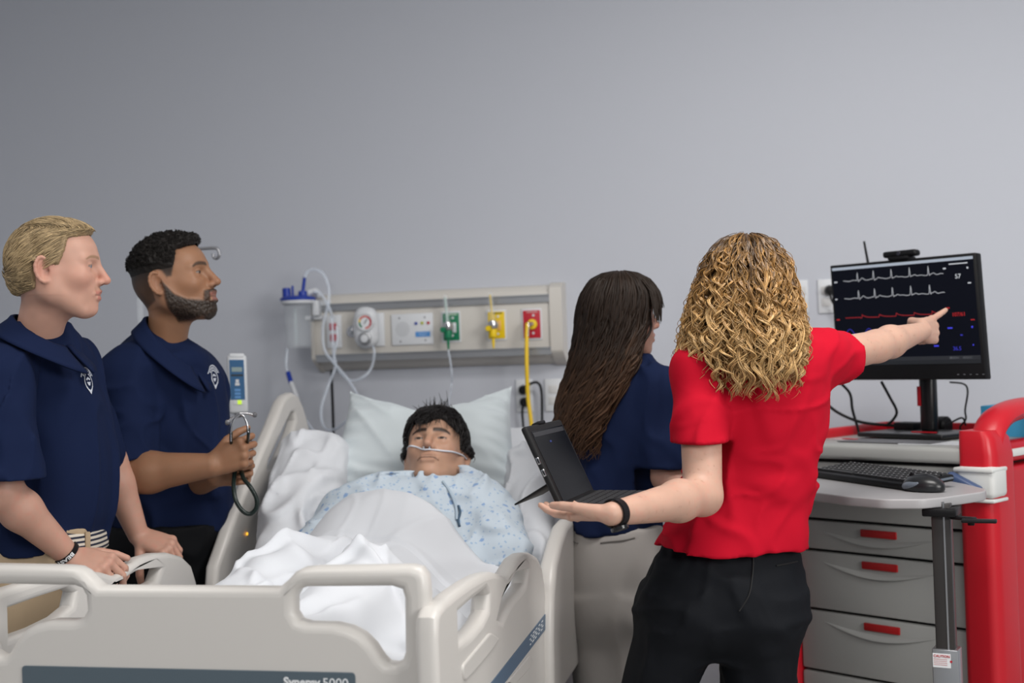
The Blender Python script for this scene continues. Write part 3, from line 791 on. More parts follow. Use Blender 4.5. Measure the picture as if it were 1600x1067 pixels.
# worktop tray with a raised red back edge
b = MB(); b.box(cp(cw / 2, .25, zt - .022), (cw + .02, .56, .044), CR, .012, 3); b.build('worktop', m_cg, cart)
b = MB(); b.box(cp(cw / 2, .535, zt + .012), (cw + .02, .02, .035), CR, .006); b.box(cp(cw + .005, .26, zt + .012), (.02, .55, .035), CR, .006); b.build('worktop_rim', m_cred, cart)
lines = [728.5, 829.5, 882.7, 984.5, 1090, 1195]
for i in range(len(lines) - 1):
    z1, z0 = zf(lines[i]) - .004, zf(lines[i + 1]) + .004
    zc_, hh = (z1 + z0) / 2, z1 - z0
    dr = MB().box(cp(cw / 2, .006, zc_), (cw - .006, .03, hh), CR, .006, 2).build('drawer_front', m_cg, cart)
    # moulded finger pull: a lip that bows out below the red insert
    pts = []
    b = MB(); n = 18; Vv = []; Ff = []
    for k in range(n + 1):
        u = k / n; w_ = math.sin(math.pi * u) ** 1.0
        x = cw * (.16 + .68 * u)
        zb = z1 - .030 - .030 * w_
        for (dv, dz) in ((-.009, .012), (-.009 - .010 * w_, .004 - .0), (-.009 - .012 * w_, -.002), (-.009, -.004)):
            Vv.append(cp(x, dv, zb + dz * (w_ + .1)))
    for k in range(n):
        for j in range(3): Ff.append((k*4 + j, (k+1)*4 + j, (k+1)*4 + j + 1, k*4 + j + 1))
    b.add(Vv, Ff).build('finger_pull', m_cg, dr)
    if i > 0: MB().box(cp(.262, -.0115, z1 - .025), (.115, .008, .022), CR, .003).build('red_insert', mat('insert_red', (.36, .01, .012), .35), dr)
# red side columns and lower plinth
colz = zf(655)
def column(u, s, hi):
    b = MB(); prof = rounded([(0, -.035), (.085, -.035), (.10, -.01), (.10, .10), (0, .10)], .02, 4)
    V = []; F = []
    lev = [.10, zt - .09, zt - .02, hi - .02, hi]
    for i, z in enumerate(lev):
        k = 1 if i < 3 else (.93 if i == 3 else .8)
        for (x, y) in prof: V.append(cp(u - s * (x * k), y * k, z))
    n = len(prof)
    for i in range(len(lev) - 1):
        for j in range(n): F.append((i*n + j, i*n + (j+1) % n, (i+1)*n + (j+1) % n, (i+1)*n + j))
    F.append(tuple((len(lev)-1)*n + j for j in range(n)))
    b.add(V, F); return b.build('corner_column', m_cred, cart)
column(0, 1, zf(672)); column(cw, -1, zt + .0)
side = rounded([(.10, .10), (.56, .10), (.56, zt - .06), (.10, zt - .06)], .03)
for u in (-.045, cw + .045):
    shape2d([side], .06, .012, C0 + E1 * u, E2, Z, E1, 'side_panel', m_cred, cart)
# arched push handle on the right side
zh = zf(655)
hp = [cp(-.05, .02, zt - .05), cp(-.05, .03, zt + .00), cp(-.05, .07, zt + .055), cp(-.05, .15, zt + .085), cp(-.05, .30, zt + .095), cp(-.05, .46, zt + .085), cp(-.05, .53, zt + .03), cp(-.05, .54, zt - .06)]
V, F = tube_mesh(hp, 1.0, 12, smooth=6)
path = catmull(hp, 6); m_ = 12
Vn = []
for i in range(len(path)):
    ring = V[i*m_:(i+1)*m_] - path[i]
    du = (ring @ E1)[:, None] * E1; rest = ring - du
    Vn.append(path[i] + du * .046 + rest * .030)
b = MB(); b.add(np.vstack(Vn), F); b.box(cp(-.05, .30, zt - .02), (.05, .46, .06), CR, .02, 3)
b.build('push_handle', m_cred, cart)
MB().box(cp(-.075, .32, zf(712)), (.012, .42, .022), CR, .004).build('accessory_rail', m_cwhite, cart)
# white bumper bracket with a blue latch on the right column
b = MB(); b.box(cp(-.052, -.002, zf(750)), (.108, .085, .085), CR, .014, 3); b.box(cp(-.05, -.005, zf(731)), (.112, .09, .012), CR, .004); b.box(cp(-.05, .0, zf(778)), (.110, .085, .010), CR, .004)
br_ = b.build('latch_bracket', m_cwhite, cart)
b = MB(); d1 = nrm(-E1 * .9 - Z * .42); b.box(cp(-.030, -.058, zf(751)), (.10, .03, .026), [d1, E2, np.cross(d1, E2)], .009, 3); b.build('blue_latch', mat('latch_blue', (.045, .075, .16), .4), br_)
for u in (.05, cw - .05):
    for v in (.06, .48):
        MB().lathe(cp(u, v, .06) - E1 * .015, E1, [(0, 0), (.05, 0), (.06, .006), (.06, .026), (.05, .03), (0, .03)], 20).build('caster', m_dark, cart)
MB().box(cp(cw / 2, .26, .115), (cw + .1, .56, .03), CR, .01).build('plinth', m_cred, cart)

# monitor
MA = math.radians(39)
G1 = V3(math.cos(MA), -math.sin(MA), 0); G2 = V3(math.sin(MA), math.cos(MA), 0)
tl = math.radians(3.5); GU = nrm(Z * math.cos(tl) + G2 * math.sin(tl) - G1 * .085); GN = np.cross(G1, GU)      # GN points away from the viewer... flipped below
GN = -nrm(np.cross(G1, GU)) if np.cross(G1, GU) @ FW > 0 else nrm(np.cross(G1, GU))
md = 3.86; mc = P(1416, 499, md); MWd, MH = .512, .365
base_pt = cp(.30, .30, zt)
mon = thing('monitor', P(1452, 680, md + .04), 'black widescreen monitor on a stand showing heart traces on the cart', 'monitor')
GR = [G1, -GN, GU]
MB().box(mc, (MWd, .03, MH), GR, .004).build('screen_housing', m_dark, mon)
scr_c = mc + GU * .018
px_w, px_h = MWd - .018, MH - .055
scr = MB().box(scr_c + GN * .0155, (px_w, .001, px_h), GR).build('screen', mat('lcd_black', (.002, .002, .003), .35, spec=.08, emit=(.003, .004, .008, 1.0)), mon, False)
def sp_(u, v, e=.0166): return scr_c + G1 * (u - .5) * px_w + GU * (v - .5) * px_h + GN * e
def em(name, c, s=1.0): return mat('screen_' + name, (0, 0, 0), .5, emit=(*c, s))
def srect(u0, v0, u1, v1, m, n): return put(n, [sp_(u0, v0), sp_(u1, v0), sp_(u1, v1), sp_(u0, v1)], [(0, 1, 2, 3)], m, scr, False)
srect(0.0, .972, 1.0, 1.0, em('title', (.42, .47, .55)), 'title_bar')
srect(0.0, .0, 1.0, .035, em('taskbar', (.012, .014, .018)), 'task_bar')
srect(0.0, .036, 1.0, .075, em('toolbar', (.02, .022, .028)), 'tool_bar')
def trace(pts, th, m, n):
    V = []; F = []
    p = np.array(pts) * np.array([px_w, px_h]); d = np.gradient(p, axis=0); d /= np.linalg.norm(d, axis=1)[:, None] + 1e-12; nn_ = np.stack([-d[:, 1], d[:, 0]], 1) * th * px_h / 2
    for (u, v), (nu, nv) in zip(pts, nn_): V += [sp_(u - nu / px_w, v - nv / px_h), sp_(u + nu / px_w, v + nv / px_h)]
    F = [(2*i, 2*i+2, 2*i+3, 2*i+1) for i in range(len(pts) - 1)]
    put(n, V, F, m, scr, False)
def ecg(v):
    p = []; beats = [.19, .31, .44, .57, .70]
    for u in np.linspace(.08, .80, 420):
        y = .004 * math.sin(u * 90)
        for bt in beats:
            y += .085 * math.exp(-((u - bt) / .0034)**2) - .014 * math.exp(-((u - bt - .006) / .003)**2) + .016 * math.exp(-((u - bt - .035) / .012)**2)
        p.append((u, v + y))
    return p
ecgm = em('trace_white', (.42, .43, .46))
trace(ecg(.855), .007, ecgm, 'ecg_trace'); trace(ecg(.675), .007, ecgm, 'ecg_trace')
pr = []
for u in np.linspace(.08, .78, 200):
    k = ((u - .08) % .125) / .125; pr.append((u, .475 + .03 * (math.exp(-5 * k) if u > .19 else .2) + (.006 if k < .02 else 0)))
trace(pr, .008, em('trace_red', (.30, .012, .016)), 'pressure_trace')
trace([(u, .315 + .05 * max(0, math.sin((u - .07) * 44)) ** 1.3) for u in np.linspace(.07, .30, 80)], .008, em('trace_blue', (.03, .03, .35)), 'oxygen_trace')
def stext(s, u, v, h, m): return text(s, h * px_h, sp_(u, v, .0168), G1, GU, 'reading', m, scr, 'LEFT')
wh, rd, bl_ = em('white', (.6, .62, .66)), em('red', (.42, .012, .016)), em('blue', (.06, .06, .85))
stext('57', .875, .80, .062, wh); stext('107/61', .835, .445, .052, rd); stext('36.5', .825, .125, .052, em('blue_dim', (.03, .03, .4)))
for (s, u, v, h, m) in (('HR', .80, .895, .026, wh), ('x', .955, .885, .03, wh), ('bpm', .955, .745, .02, wh), ('ECG', .01, .845, .022, wh), ('II', .01, .67, .022, wh), ('ABP', .80, .52, .022, rd), ('mmHg', .955, .40, .018, rd), ('SpO2', .80, .33, .022, bl_), ('%', .955, .33, .03, bl_), ('RR', .88, .26, .022, em('blue_dim', (0, 0, 0))), ('Temp', .70, .165, .022, bl_), ('C', .955, .165, .022, bl_), ('Patient  Monitoring', .84, .935, .018, wh), ('ABP', .01, .46, .022, rd), ('Pl', .01, .30, .022, bl_)):
    srect(u, v, u + len(s) * h * .36, v + h * .6, m, 'screen_mark')
srect(.80, .045, .86, .066, em('button_grey', (.16, .165, .18)), 'screen_button'); srect(.885, .045, .945, .066, em('button_grey', (0, 0, 0)), 'screen_button')
for i in range(5): MB().box(mc + G1 * (.17 + .02 * i) - GU * (MH / 2 - .014) + GN * .0155, (.006, .001, .002), GR).build('menu_button', m_alu, mon, False)
ft = P(1453, 678, md + .05)
pole_t = P(1452, 560, md + .05)
pb = P(1453, 679, md + .05); pb[2] = zt + .012
MB().box((pb + V3(pb[0], pb[1], pole_t[2])) / 2, (.050, .045, pole_t[2] - pb[2]), [G1, G2, Z], .018, 4).build('stand_pole', mat('stand_black', (.008, .008, .009), .3), mon)
MB().box(pb + Z * (.5 * (pole_t[2] - pb[2])) - G2 * .0235 - G1 * .018 - Z * .0, (.012, .003, .06), [G1, G2, Z], .001).build('red_stripe', m_cred, mon)
MB().box(pb + Z * .0 - G2 * .03 - G1 * .02, (.30, .21, .014), [G1, G2, Z], .006, 3).build('stand_foot', mat('stand_black', (0, 0, 0)), mon)
MB().box(pb + Z * .009 - G2 * .075 + G1 * .03, (.085, .006, .003), [G1, G2, Z]).build('foot_stripe', m_cred, mon)
MB().box(pole_t + Z * .03 - G2 * .02, (.1, .05, .1), [G1, G2, Z], .01).build('stand_bracket', m_dark, mon)
# webcam and antenna
wc = mc + GU * (MH / 2) + G1 * (.0) - GN * .0
t = thing('webcam', wc, 'slim black webcam clipped on top of the monitor', 'webcam')
MB().box(wc + GU * .018, (.118, .03, .02), GR, .008, 3).build('camera_bar', m_dark, t)
MB().box(wc + GU * .004, (.07, .045, .010), GR, .003).build('clip', m_dark, t)
MB().lathe(wc + GU * .018 + GN * .0155, GN, [(0, .001), (.006, .001), (.007, 0)], 14).build('lens', mat('lens_glass', (.02, .02, .03), .08), t)
MB().cyl(P(1358, 420, 4.16), P(1350, 377, 4.16), .0045, 10, .0035).build('antenna', m_dark, mon)
MB().cyl(P(1360, 440, 4.16), P(1357, 412, 4.16), .007, 10).build('antenna_base', m_dark, mon)
# cables behind the monitor
ck = lambda px, py, d=4.1: P(px, py, d)
for pts, r, lab in (([ck(1312, 597), ck(1328, 615), ck(1332, 640), ck(1340, 668), ck(1345, 690)], .0045, 'black cable dropping straight from the monitor left edge'),
                    ([ck(1288, 628), ck(1310, 645), ck(1340, 658), ck(1370, 663), ck(1400, 665)], .005, 'black cable sagging along the wall towards the monitor base'),
                    ([ck(1377, 596), ck(1390, 620), ck(1401, 642), ck(1396, 655), ck(1386, 664)], .0045, 'black cable hanging in a bent loop below the monitor'),
                    ([P(1484, 597, 4.0), P(1506, 600, 4.0), P(1512, 612, 4.0), P(1508, 640, 4.0), P(1509, 655, 4.0), P(1500, 668, 4.0), P(1508, 680, 4.0)], .003, 'thin black cable hanging at the right of the monitor pole'),
                    ([P(1478, 666, 3.95), P(1490, 658, 3.95), P(1504, 653, 3.95), P(1509, 665, 3.95)], .003, 'thin black cable leading to the power adapter')):
    MB().tube(pts, r, 8).build('monitor_cable', m_dark, None, True, label=lab, cat='cable', group='cables around the monitor')
q = P(1420, 668, 4.02)
MB().box(q, (.075, .06, .035), [G1, G2, Z], .006).build('power_adapter', m_dark, None, label='black power brick lying behind the monitor foot', cat='power adapter')
q = P(1475, 665, 4.0)
MB().lathe(q - G1 * .02, G1, [(0, 0), (.028, 0), (.03, .008), (.03, .03), (.024, .036), (0, .036)], 16).build('cable_reel', m_dark, None, label='round black plug adapter beside the monitor pole', cat='power adapter')
# blue box on the worktop
bx = cp(-.02, .42, 0); bz = zt + .0
t = thing('supply_box', cp(.00, .43, zt), 'light blue cardboard box with white round logo on the cart worktop', 'box')
MB().box(cp(-.03, .46, zt + .046), (.34, .14, .092), CR, .002).build('carton', mat('box_blue', (.06, .36, .62), .5), t)
MB().lathe(cp(.095, .3895, zt + .060), -E2, [(0, .0008), (.019, .0008), (.019, 0)], 24).build('round_logo', m_white, t)
for i in range(2): MB().box(cp(.095, .3885, zt + .064 - .009 * i), (.020 - .006 * i, .0006, .004), CR).build('logo_print', mat('box_print', (.1, .4, .65), .5), t, False)
MB().box(cp(-.08, .47, zt + .094), (.07, .09, .006), CR, .002).build('box_opening', m_dark, t)
# papers and bits on the worktop
def sheet_(u, v, w_, h_, a, m, name, lab, cat, dz=.0):
    r1 = E1 * math.cos(a) + E2 * math.sin(a); r2 = -E1 * math.sin(a) + E2 * math.cos(a)
    return MB().box(cp(u, v, zt + .0015 + dz), (w_, h_, .002), [r1, r2, Z]).build(name, m, None, False, label=lab, cat=cat)
sheet_(.45, .13, .11, .05, .3, mat('clear_pack', (.6, .62, .64), .2), 'sterile_pack', 'clear plastic wrapped pack lying on the cart worktop', 'packet')
sheet_(.43, .128, .05, .02, .3, m_cred, 'red_tag', 'small red paper tag on the clear pack', 'tag', .0022)
sheet_(.12, .10, .20, .12, -.1, m_white, 'paper_sheet', 'white paper sheet at the front of the worktop', 'paper')
sheet_(.27, .10, .30, .12, .0, mat('mat_grey', (.12, .12, .13), .5), 'desk_mat', 'dark grey plastic folder under the monitor foot', 'folder', .001)

# overbed table with keyboard and mouse
tz_ = P(1400, 781, 3.1)[2]
TA = math.radians(16)
T1 = V3(math.cos(TA), -math.sin(TA), 0); T2 = V3(math.sin(TA), math.cos(TA), 0)
TR = [T1, T2, Z]
fr = onplane(1432, 781, 2, tz_)       # front right knee of the chamfered top
def tp(u, v, z): return V3(fr[0], fr[1], 0) + T1 * u + T2 * v + Z * z
tab = thing('overbed_table', tp(-.3, .2, 0), 'grey laminate overbed table on a steel post in front of the cart', 'table')
tb2 = onplane(1543, 764, 2, tz_) - fr; tbu, tbv = tb2 @ T1, tb2 @ T2
outl = [(lambda q: (float((q - fr) @ T1), float((q - fr) @ T2)))(onplane(px, py, 2, tz_)) for px, py in ((1251, 766), (1325, 775.5), (1380, 780), (1440, 780), (1475, 777), (1538, 768), (1542, 764), (1510, 756), (1440, 743), (1290, 727), (1225, 736), (1222, 757))]
shape2d([rounded(outl, .02)], .024, .004, V3(fr[0], fr[1], tz_ - .012), T1, T2, Z, 'table_top', mat('laminate_grey', (.34, .335, .345), .38), tab)
pp = onplane(1464, 800, 2, tz_ - .03); pu, pv = (pp - fr) @ T1, (pp - fr) @ T2 + .06
m_post = mat('post_steel', (.06, .056, .055), .35, .6)
b = MB(); b.box(tp(pu, pv, (tz_ + .55) / 2), (.045, .035, tz_ - .55 - .03), TR, .003); b.build('upper_post', m_post, tab)
MB().box(tp(pu + .008, pv - .018, (tz_ + .62) / 2), (.004, .003, tz_ - .64), TR).build('post_groove', m_alu, tab, False)
zc1 = P(1462, 1015, 3.15)[2]
lo_ = MB().box(tp(pu, pv, (zc1 + .08) / 2), (.062, .052, zc1 - .06), TR, .003).build('lower_post', m_alu, tab)
MB().box(tp(pu - .008, pv - .0265, zc1 - .017), (.042, .001, .034), TR).build('caution_label', m_print, lo_, False)
text('CAUTION', .0085, tp(pu - .027, pv - .0275, zc1 - .009), T1, Z, 'label_lettering', m_cred, lo_)
for i in range(4): MB().box(tp(pu - .011, pv - .0272, zc1 - .014 - i * .0045), (.032, .0004, .0012), TR).build('label_line', mat('print_red', (.5, .2, .2), .5), lo_, False)
MB().box(tp(pu + .014, pv - .0272, zc1 - .018), (.005, .0006, .005), TR).build('label_mark', m_red, lo_, False)
b = MB(); b.box(tp(pu, pv, .055), (.07, .07, .05), TR, .006); b.box(tp(pu - .32, pv, .05), (.66, .05, .03), TR, .008); b.box(tp(pu - .02, pv, .05), (.05, .42, .03), TR, .008); b.box(tp(pu - .62, pv, .05), (.05, .42, .03), TR, .008)
b.build('table_base', m_grey, tab)
for (u, v) in ((-.02, -.18), (-.02, .18), (-.62, -.18), (-.62, .18)):
    MB().lathe(tp(pu + u, pv + v, .022) - T1 * .01, T1, [(0, 0), (.022, 0), (.022, .02), (0, .02)], 14).build('caster', m_dark, tab)
MB().box(tp(pu, pv, tz_ - .035), (.08, .08, .02), TR, .004).build('top_bracket', m_dark, tab)
a0 = tp(pu + .03, pv - .02, tz_ - .035)
b = MB(); b.box(a0 + T1 * .025 - Z * .012 - T2 * .01, (.06, .022, .008), [nrm(T1 * .95 - T2 * .3), nrm(T2 * .95 + T1 * .3), Z], .003); b.box(a0 + T1 * .065 - Z * .014 - T2 * .035, (.08, .028, .008), [nrm(T1 + T2 * .1), nrm(T2 - T1 * .1), Z], .003); b.cyl(a0 + T1 * .045 - Z * .012 - T2 * .025, a0 + T1 * .045 - Z * .026 - T2 * .025, .008, 12)
b.build('height_lever', m_dark, tab)
# keyboard
kn0, kn1 = onplane(1250, 737, 2, tz_ + .012), onplane(1414, 760, 2, tz_ + .012)
K1 = nrm((kn1 - kn0) * V3(1, 1, 0)); K2 = V3(-K1[1], K1[0], 0)
KL, KD = .445, .155
kc = kn1 - K1 * KL / 2 + K2 * KD / 2; kc[2] = tz_
kb = thing('keyboard', kc, 'black wireless keyboard lying on the grey overbed table', 'keyboard')
tk = .10; K2t = nrm(K2 * math.cos(tk) + Z * math.sin(tk)); KN = np.cross(K1, K2t)
KRt = [K1, K2t, KN]
kcc = kc + Z * .017
MB().box(kcc, (KL, KD, .018), KRt, .006, 3).build('keyboard_case', m_dark, kb)
MB().box(kcc + K1 * (KL / 2 + .002) + KN * .001, (.012, KD * .9, .006), KRt, .003).build('side_trim', mat('trim_blue_grey', (.10, .12, .15), .4), kb)
b = MB()
for r in range(6):
    for k in range(21):
        u = -KL / 2 + .018 + k * (KL - .036) / 20; v = KD / 2 - .024 - r * .0205
        if r == 5 and 3 < k < 9: continue
        if k in (15, 18): u += .0
        b.box(kcc + K1 * u + K2t * v + KN * .011, (.0165, .0165, .006), KRt)
b.box(kcc + K1 * (-.09) + K2t * (KD / 2 - .024 - 5 * .0205) + KN * .011, (.10, .0165, .006), KRt)
b.build('keys', mat('key_black', (.018, .018, .02), .45), kb, False, kind='stuff')
b = MB()
for r in range(6):
    for k in range(21):
        if r == 5 and 3 < k < 9: continue
        u = -KL / 2 + .018 + k * (KL - .036) / 20; v = KD / 2 - .024 - r * .0205
        b.box(kcc + K1 * (u - .003) + K2t * (v + .003) + KN * .0143, (.003 + .002 * ((r + k) % 2), .003, .0004), KRt)
b.build('key_legends', mat('legend_white', (.5, .5, .52), .5), kb, False, kind='stuff')
# mouse
mp = onplane(1440, 768, 2, tz_)
mo = thing('mouse', mp, 'black and grey wireless mouse next to the keyboard', 'mouse')
m1 = nrm(K1 * .93 + K2 * .3); m2 = V3(-m1[1], m1[0], 0)
S = Sdf(.0022); S.u(ell(mp + Z * .012 + m2 * .01, (.058, .037, .032), [m1, m2, Z])); S.cut(mp + Z * .002, -Z)
v, q = S.mesh(2); zrel = v[:, 2] - mp[2]
put('mouse_shell', v, q, mat('mouse_black', (.012, .013, .015), .3), mo)
S = Sdf(.0022); S.u(ell(mp + Z * .018 + m2 * .01 - m1 * .012, (.048, .0385, .017), [nrm(m1 * .97 + Z * .2), m2, nrm(Z * .97 - m1 * .2)])); S.s(ell(mp + Z * .030 + m2 * .01 , (.053, .033, .021), [m1, m2, Z]))
v, q = S.mesh(1); put('mouse_band', v, q, mat('mouse_grey', (.13, .155, .19), .3), mo)
MB().lathe(mp + Z * .040 - m1 * .034 + m2 * .01 - m2 * .003, m2, [(0, 0), (.006, 0), (.006, .006), (0, .006)], 12).build('scroll_wheel', m_dark, mo)

# ================================================================== PEOPLE
# ---- one generic head; local x forward, y left, z up, eye level z = 0
def head_sdf(h=.0021, nose=1.0, jaw=1.0, female=False, neck=True, neck_to=(-.045, 0, -.21), disp=None, lip=1.0):
    S = Sdf(h)
    S.u(ell((-.004, 0, .022), (.098, .0775, .084)))
    S.u(ell((-.035, 0, -.008), (.064, .068, .062)), .03)
    S.u(ell((.034, 0, -.040), (.054, .058, .070)), .03)
    for s in (-1, 1):
        S.u(cap((-.002, s * .052 * jaw, -.058), (.060, s * .020 * jaw, -.100), .020, .017), .028)
        S.u(cap((-.004, s * .058, -.020), (-.002, s * .053 * jaw, -.060), .018, .019), .03)
        S.u(ell((.052, s * .040, -.026), (.028, .023, .020)), .025)
    S.u(ell((.070, 0, -.100), (.022, .022, .016)), .018)
    S.u(ell((.070, 0, -.062), (.026, .030, .028)), .022)
    if neck:
        S.u(cap((-.022, 0, -.05), neck_to, .048 if not female else .042, .052 if not female else .046), .03)
        S.u(cap((.015, 0, -.085), (neck_to[0] + .025, neck_to[1] * .8, neck_to[2] + .05), .020, .026), .03)
    for s in (-1, 1):
        S.u(cap((.082, s * .010, .017), (.066, s * .046, .015), .010, .008), .014)
        S.s(ell((.094, s * .032, -.003), (.017, .017, .011)), .016)
    S.u(cap((.086, 0, .012), (.110, 0, -.030), .0075 * nose, .0095 * nose), .010)
    S.u(ell((.109, 0, -.033), (.0115 * nose, .010, .0085)), .006)
    for s in (-1, 1):
        S.u(ell((.096, s * .0115, -.037), (.011, .0075, .0075)), .006)
        S.s(ell((.104, s * .006, -.0425), (.005, .0030, .003)), .003)
    # lips
    S.u(cap((.0955, -.012, -.0610), (.0955, .012, -.0610), .0062 * lip), .006)
    S.u(cap((.086, -.024, -.0650), (.0965, -.006, -.0600), .004, .005 * lip), .006)
    S.u(cap((.086, .024, -.0650), (.0965, .006, -.0600), .004, .005 * lip), .006)
    S.u(cap((.0930, -.013, -.0725), (.0930, .013, -.0725), .0066 * lip), .006)
    S.s(cap((.108, -.016, -.0668), (.108, .016, -.0668), .0105), .0025)
    S.s(cap((.092, -.027, -.0675), (.100, -.012, -.0668), .0012, .0015), .003)
    S.s(cap((.092, .027, -.0675), (.100, .012, -.0668), .0012, .0015), .003)
    # eyes and lids
    for s in (-1, 1):
        S.u(ell((.0705, s * .032, -.002), .0125), .002)
        S.u(ell((.0700, s * .032, .0035), (.0145, .0150, .0105), [nrm((.93, 0, -.35)), (0, 1, 0), nrm((.35, 0, .93))]), .003)
        S.u(ell((.0690, s * .032, -.0095), (.0130, .0145, .0065)), .004)
    # ears
    for s in (-1, 1):
        R = [nrm((.97, s * -.22, .10)), nrm((s * .22 * s, .97 * 1, .0)) if s > 0 else nrm((-.22 * -1, .97, 0)), (0, 0, 1)]
        fx, oy = nrm((.95, -s * .30, .10)), nrm((.30 * s * 1.0, .95, 0)) if s > 0 else nrm((-.30 * s * -1, .95, 0))
        fx = nrm((.93, -s * .36, .12)); up_ = nrm((-.16, s * .10, .98)); oy = np.cross(up_, fx)
        E = [fx, oy, up_]; c = V3(-.014, s * .081, -.012)
        S.u(ell(c, (.018, .0055, .031), E), .004)
        S.s(ell(c + V3(.003, s * .0065, -.001), (.0115, .0075, .021), E), .002)
        ang = np.radians(np.linspace(60, 285, 10))
        pts = [c + V3(0, s * .004, 0) + fx * math.cos(a) * .0165 + up_ * (math.sin(a) * .0285) for a in ang]
        for i in range(9): S.u(cap(pts[i], pts[i + 1], .0042), .002)
        S.u(ell(c + fx * .004 - up_ * .026 + V3(0, s * .001, 0), (.008, .005, .008)), .004)
        S.u(ell(c + fx * .014 + V3(0, 0, -.003), (.004, .004, .007)), .003)
        S.s(ell(c + fx * .010 + V3(0, s * .004, -.004), (.0035, .006, .004)), .002)
    if disp: S.disp(disp)
    return S.mesh(1)
sm01 = lambda x, a, b: np.clip((x - a) / (b - a), 0, 1) ** 2 * (3 - 2 * np.clip((x - a) / (b - a), 0, 1))
def face_colour(V, skin, lips, brow, iris, brow_w=.0048, blush=.25, eyes_open=1.0, brow_k=.85):
    x, y, z = V.T; ay = np.abs(y)
    C = np.tile(np.array(skin, float), (len(V), 1))
    def mixc(w, c): 
        w = np.clip(w, 0, 1)[:, None]; C[:] = C * (1 - w) + w * np.array(c, float)
    n = vnoise(x * 60, y * 60, z * 60)
    C *= (1 + .05 * n)[:, None]
    red = np.array(skin) * np.array([1.08, .72, .70])
    for (c, r, w) in (((.11, 0, -.03), .022, .8), ((.06, .045, -.03), .03, .5), ((.06, -.045, -.03), .03, .5), ((-.014, .085, -.01), .03, .7), ((-.014, -.085, -.01), .03, .7), ((.08, 0, -.1), .025, .3)):
        d = np.linalg.norm(V - np.array(c), axis=1); mixc(blush * w * np.exp(-(d / r) ** 2) * 1.6, red)
    # lips
    wl = (x > .078) * np.exp(-((z + .0605 - .002 * (ay < .004)) / .0052) ** 4) * (ay < .024 * 1) + (x > .078) * np.exp(-((z + .0735) / .0055) ** 4) * (ay < .019)
    mixc(np.clip(wl, 0, 1) * .85, lips)
    mixc(np.exp(-((z + .0668) / .0014) ** 2) * (x > .080) * (ay < .025) * .8, np.array(lips) * .35)
    # brows
    bz = .0185 + .003 * np.sin(np.clip((ay - .010) / .042, 0, 1) * math.pi) - .004 * sm01(ay, .04, .055)
    wb = np.exp(-((z - bz) / (brow_w * (1.1 - .45 * sm01(ay, .03, .055)))) ** 4) * (x > .035) * sm01(ay, .006, .011) * (1 - sm01(ay, .050, .056))
    mixc(wb * brow_k, brow)
    # eyes
    for s in (-1, 1):
        ey = y - s * .032
        op = (x > .0735) & (np.abs(ey) < .0125)
        top = .0030 * (1 - (ey / .0125) ** 2); bot = -.0050 * (1 - (ey / .0125) ** 2) - .0012
        ins = op & (z < top * eyes_open) & (z > bot * eyes_open - (1 - eyes_open) * .002)
        mixc(ins * .9, (.23, .20, .19))
        ir = ins & (ey ** 2 + (z + .0012) ** 2 < .0058 ** 2)
        mixc(ir * 1.0, iris); mixc((ins & (ey ** 2 + (z + .0012) ** 2 < .0025 ** 2)) * 1.0, (.005, .005, .005))
        mixc(op * np.exp(-((z - top * eyes_open - .0007) / .0013) ** 2) * .75, np.array(brow) * .6)
    # nostrils and ear openings, inner shade painted into the skin colour
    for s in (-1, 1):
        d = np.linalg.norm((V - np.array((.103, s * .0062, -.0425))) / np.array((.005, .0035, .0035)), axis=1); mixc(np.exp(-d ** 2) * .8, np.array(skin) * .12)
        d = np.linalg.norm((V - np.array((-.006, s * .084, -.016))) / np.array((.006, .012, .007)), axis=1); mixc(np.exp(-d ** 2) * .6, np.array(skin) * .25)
    return C
def frame(fwd, up):
    f = nrm(fwd); l = nrm(np.cross(up, f)); u = np.cross(f, l); return np.array([f, l, u])
def place(V, o, R, s): return np.asarray(o) + (np.asarray(V) * s) @ R

# ---- hands
def hand(S, wrist, a, b, sc=1.0, curl=((20, 30, 20),) * 4, spread=(.10, .03, -.04, -.11), thumb=((.75, .6, -.25), (.9, .35, -.3), (.95, .15, -.3)), k=.004):
    a = nrm(a); b = nrm(np.asarray(b) - a * (np.asarray(b) @ a)); 
    def go(n):
        kn = [(.092, .027), (.095, .0075), (.089, -.012), (.080, -.030)]
        ln = [(.043, .026, .021), (.047, .029, .022), (.043, .027, .021), (.034, .021, .019)]
        rd = [.0092, .0095, .0090, .0080]
        tips = []
        S.u(ell(wrist + (a * .048 + b * -.001 - n * .004) * sc, (.052 * sc, .036 * sc, .0145 * sc), [a, b, n]), .012)
        for i in range(4):
            K = wrist + (a * kn[i][0] + b * kn[i][1] + n * (.002 if i in (1, 2) else -.001)) * sc
            S.u(cap(wrist + (b * kn[i][1] * .55 + a * .01 - n * .002) * sc, K - n * .002 * sc, .0135 * sc, .0108 * sc), .009)
            S.u(ell(K, .0112 * sc), .004)
            p = K; th = 0
            for j in range(3):
                th += math.radians(curl[i][j]); d = nrm(a * math.cos(th) - n * math.sin(th) + b * spread[i] * math.cos(th))
                q = p + d * ln[i][j] * sc
                S.u(cap(p, q, rd[i] * sc * (1 - .07 * j), rd[i] * sc * (.93 - .09 * j)), .0022 if j else k)
                p = q
            tips.append(p)
        p = wrist + (a * .022 + b * .020 - n * .008) * sc
        for j, (d, l, r0, r1) in enumerate(zip(thumb, (.044, .034, .027), (.0150, .0112, .0100), (.0115, .0100, .0082))):
            d = nrm(a * d[0] + b * d[1] + n * d[2]); q = p + d * l * sc
            S.u(cap(p, q, r0 * sc, r1 * sc), .008 if j == 0 else .002); p = q
        return tips
    return a, b, go
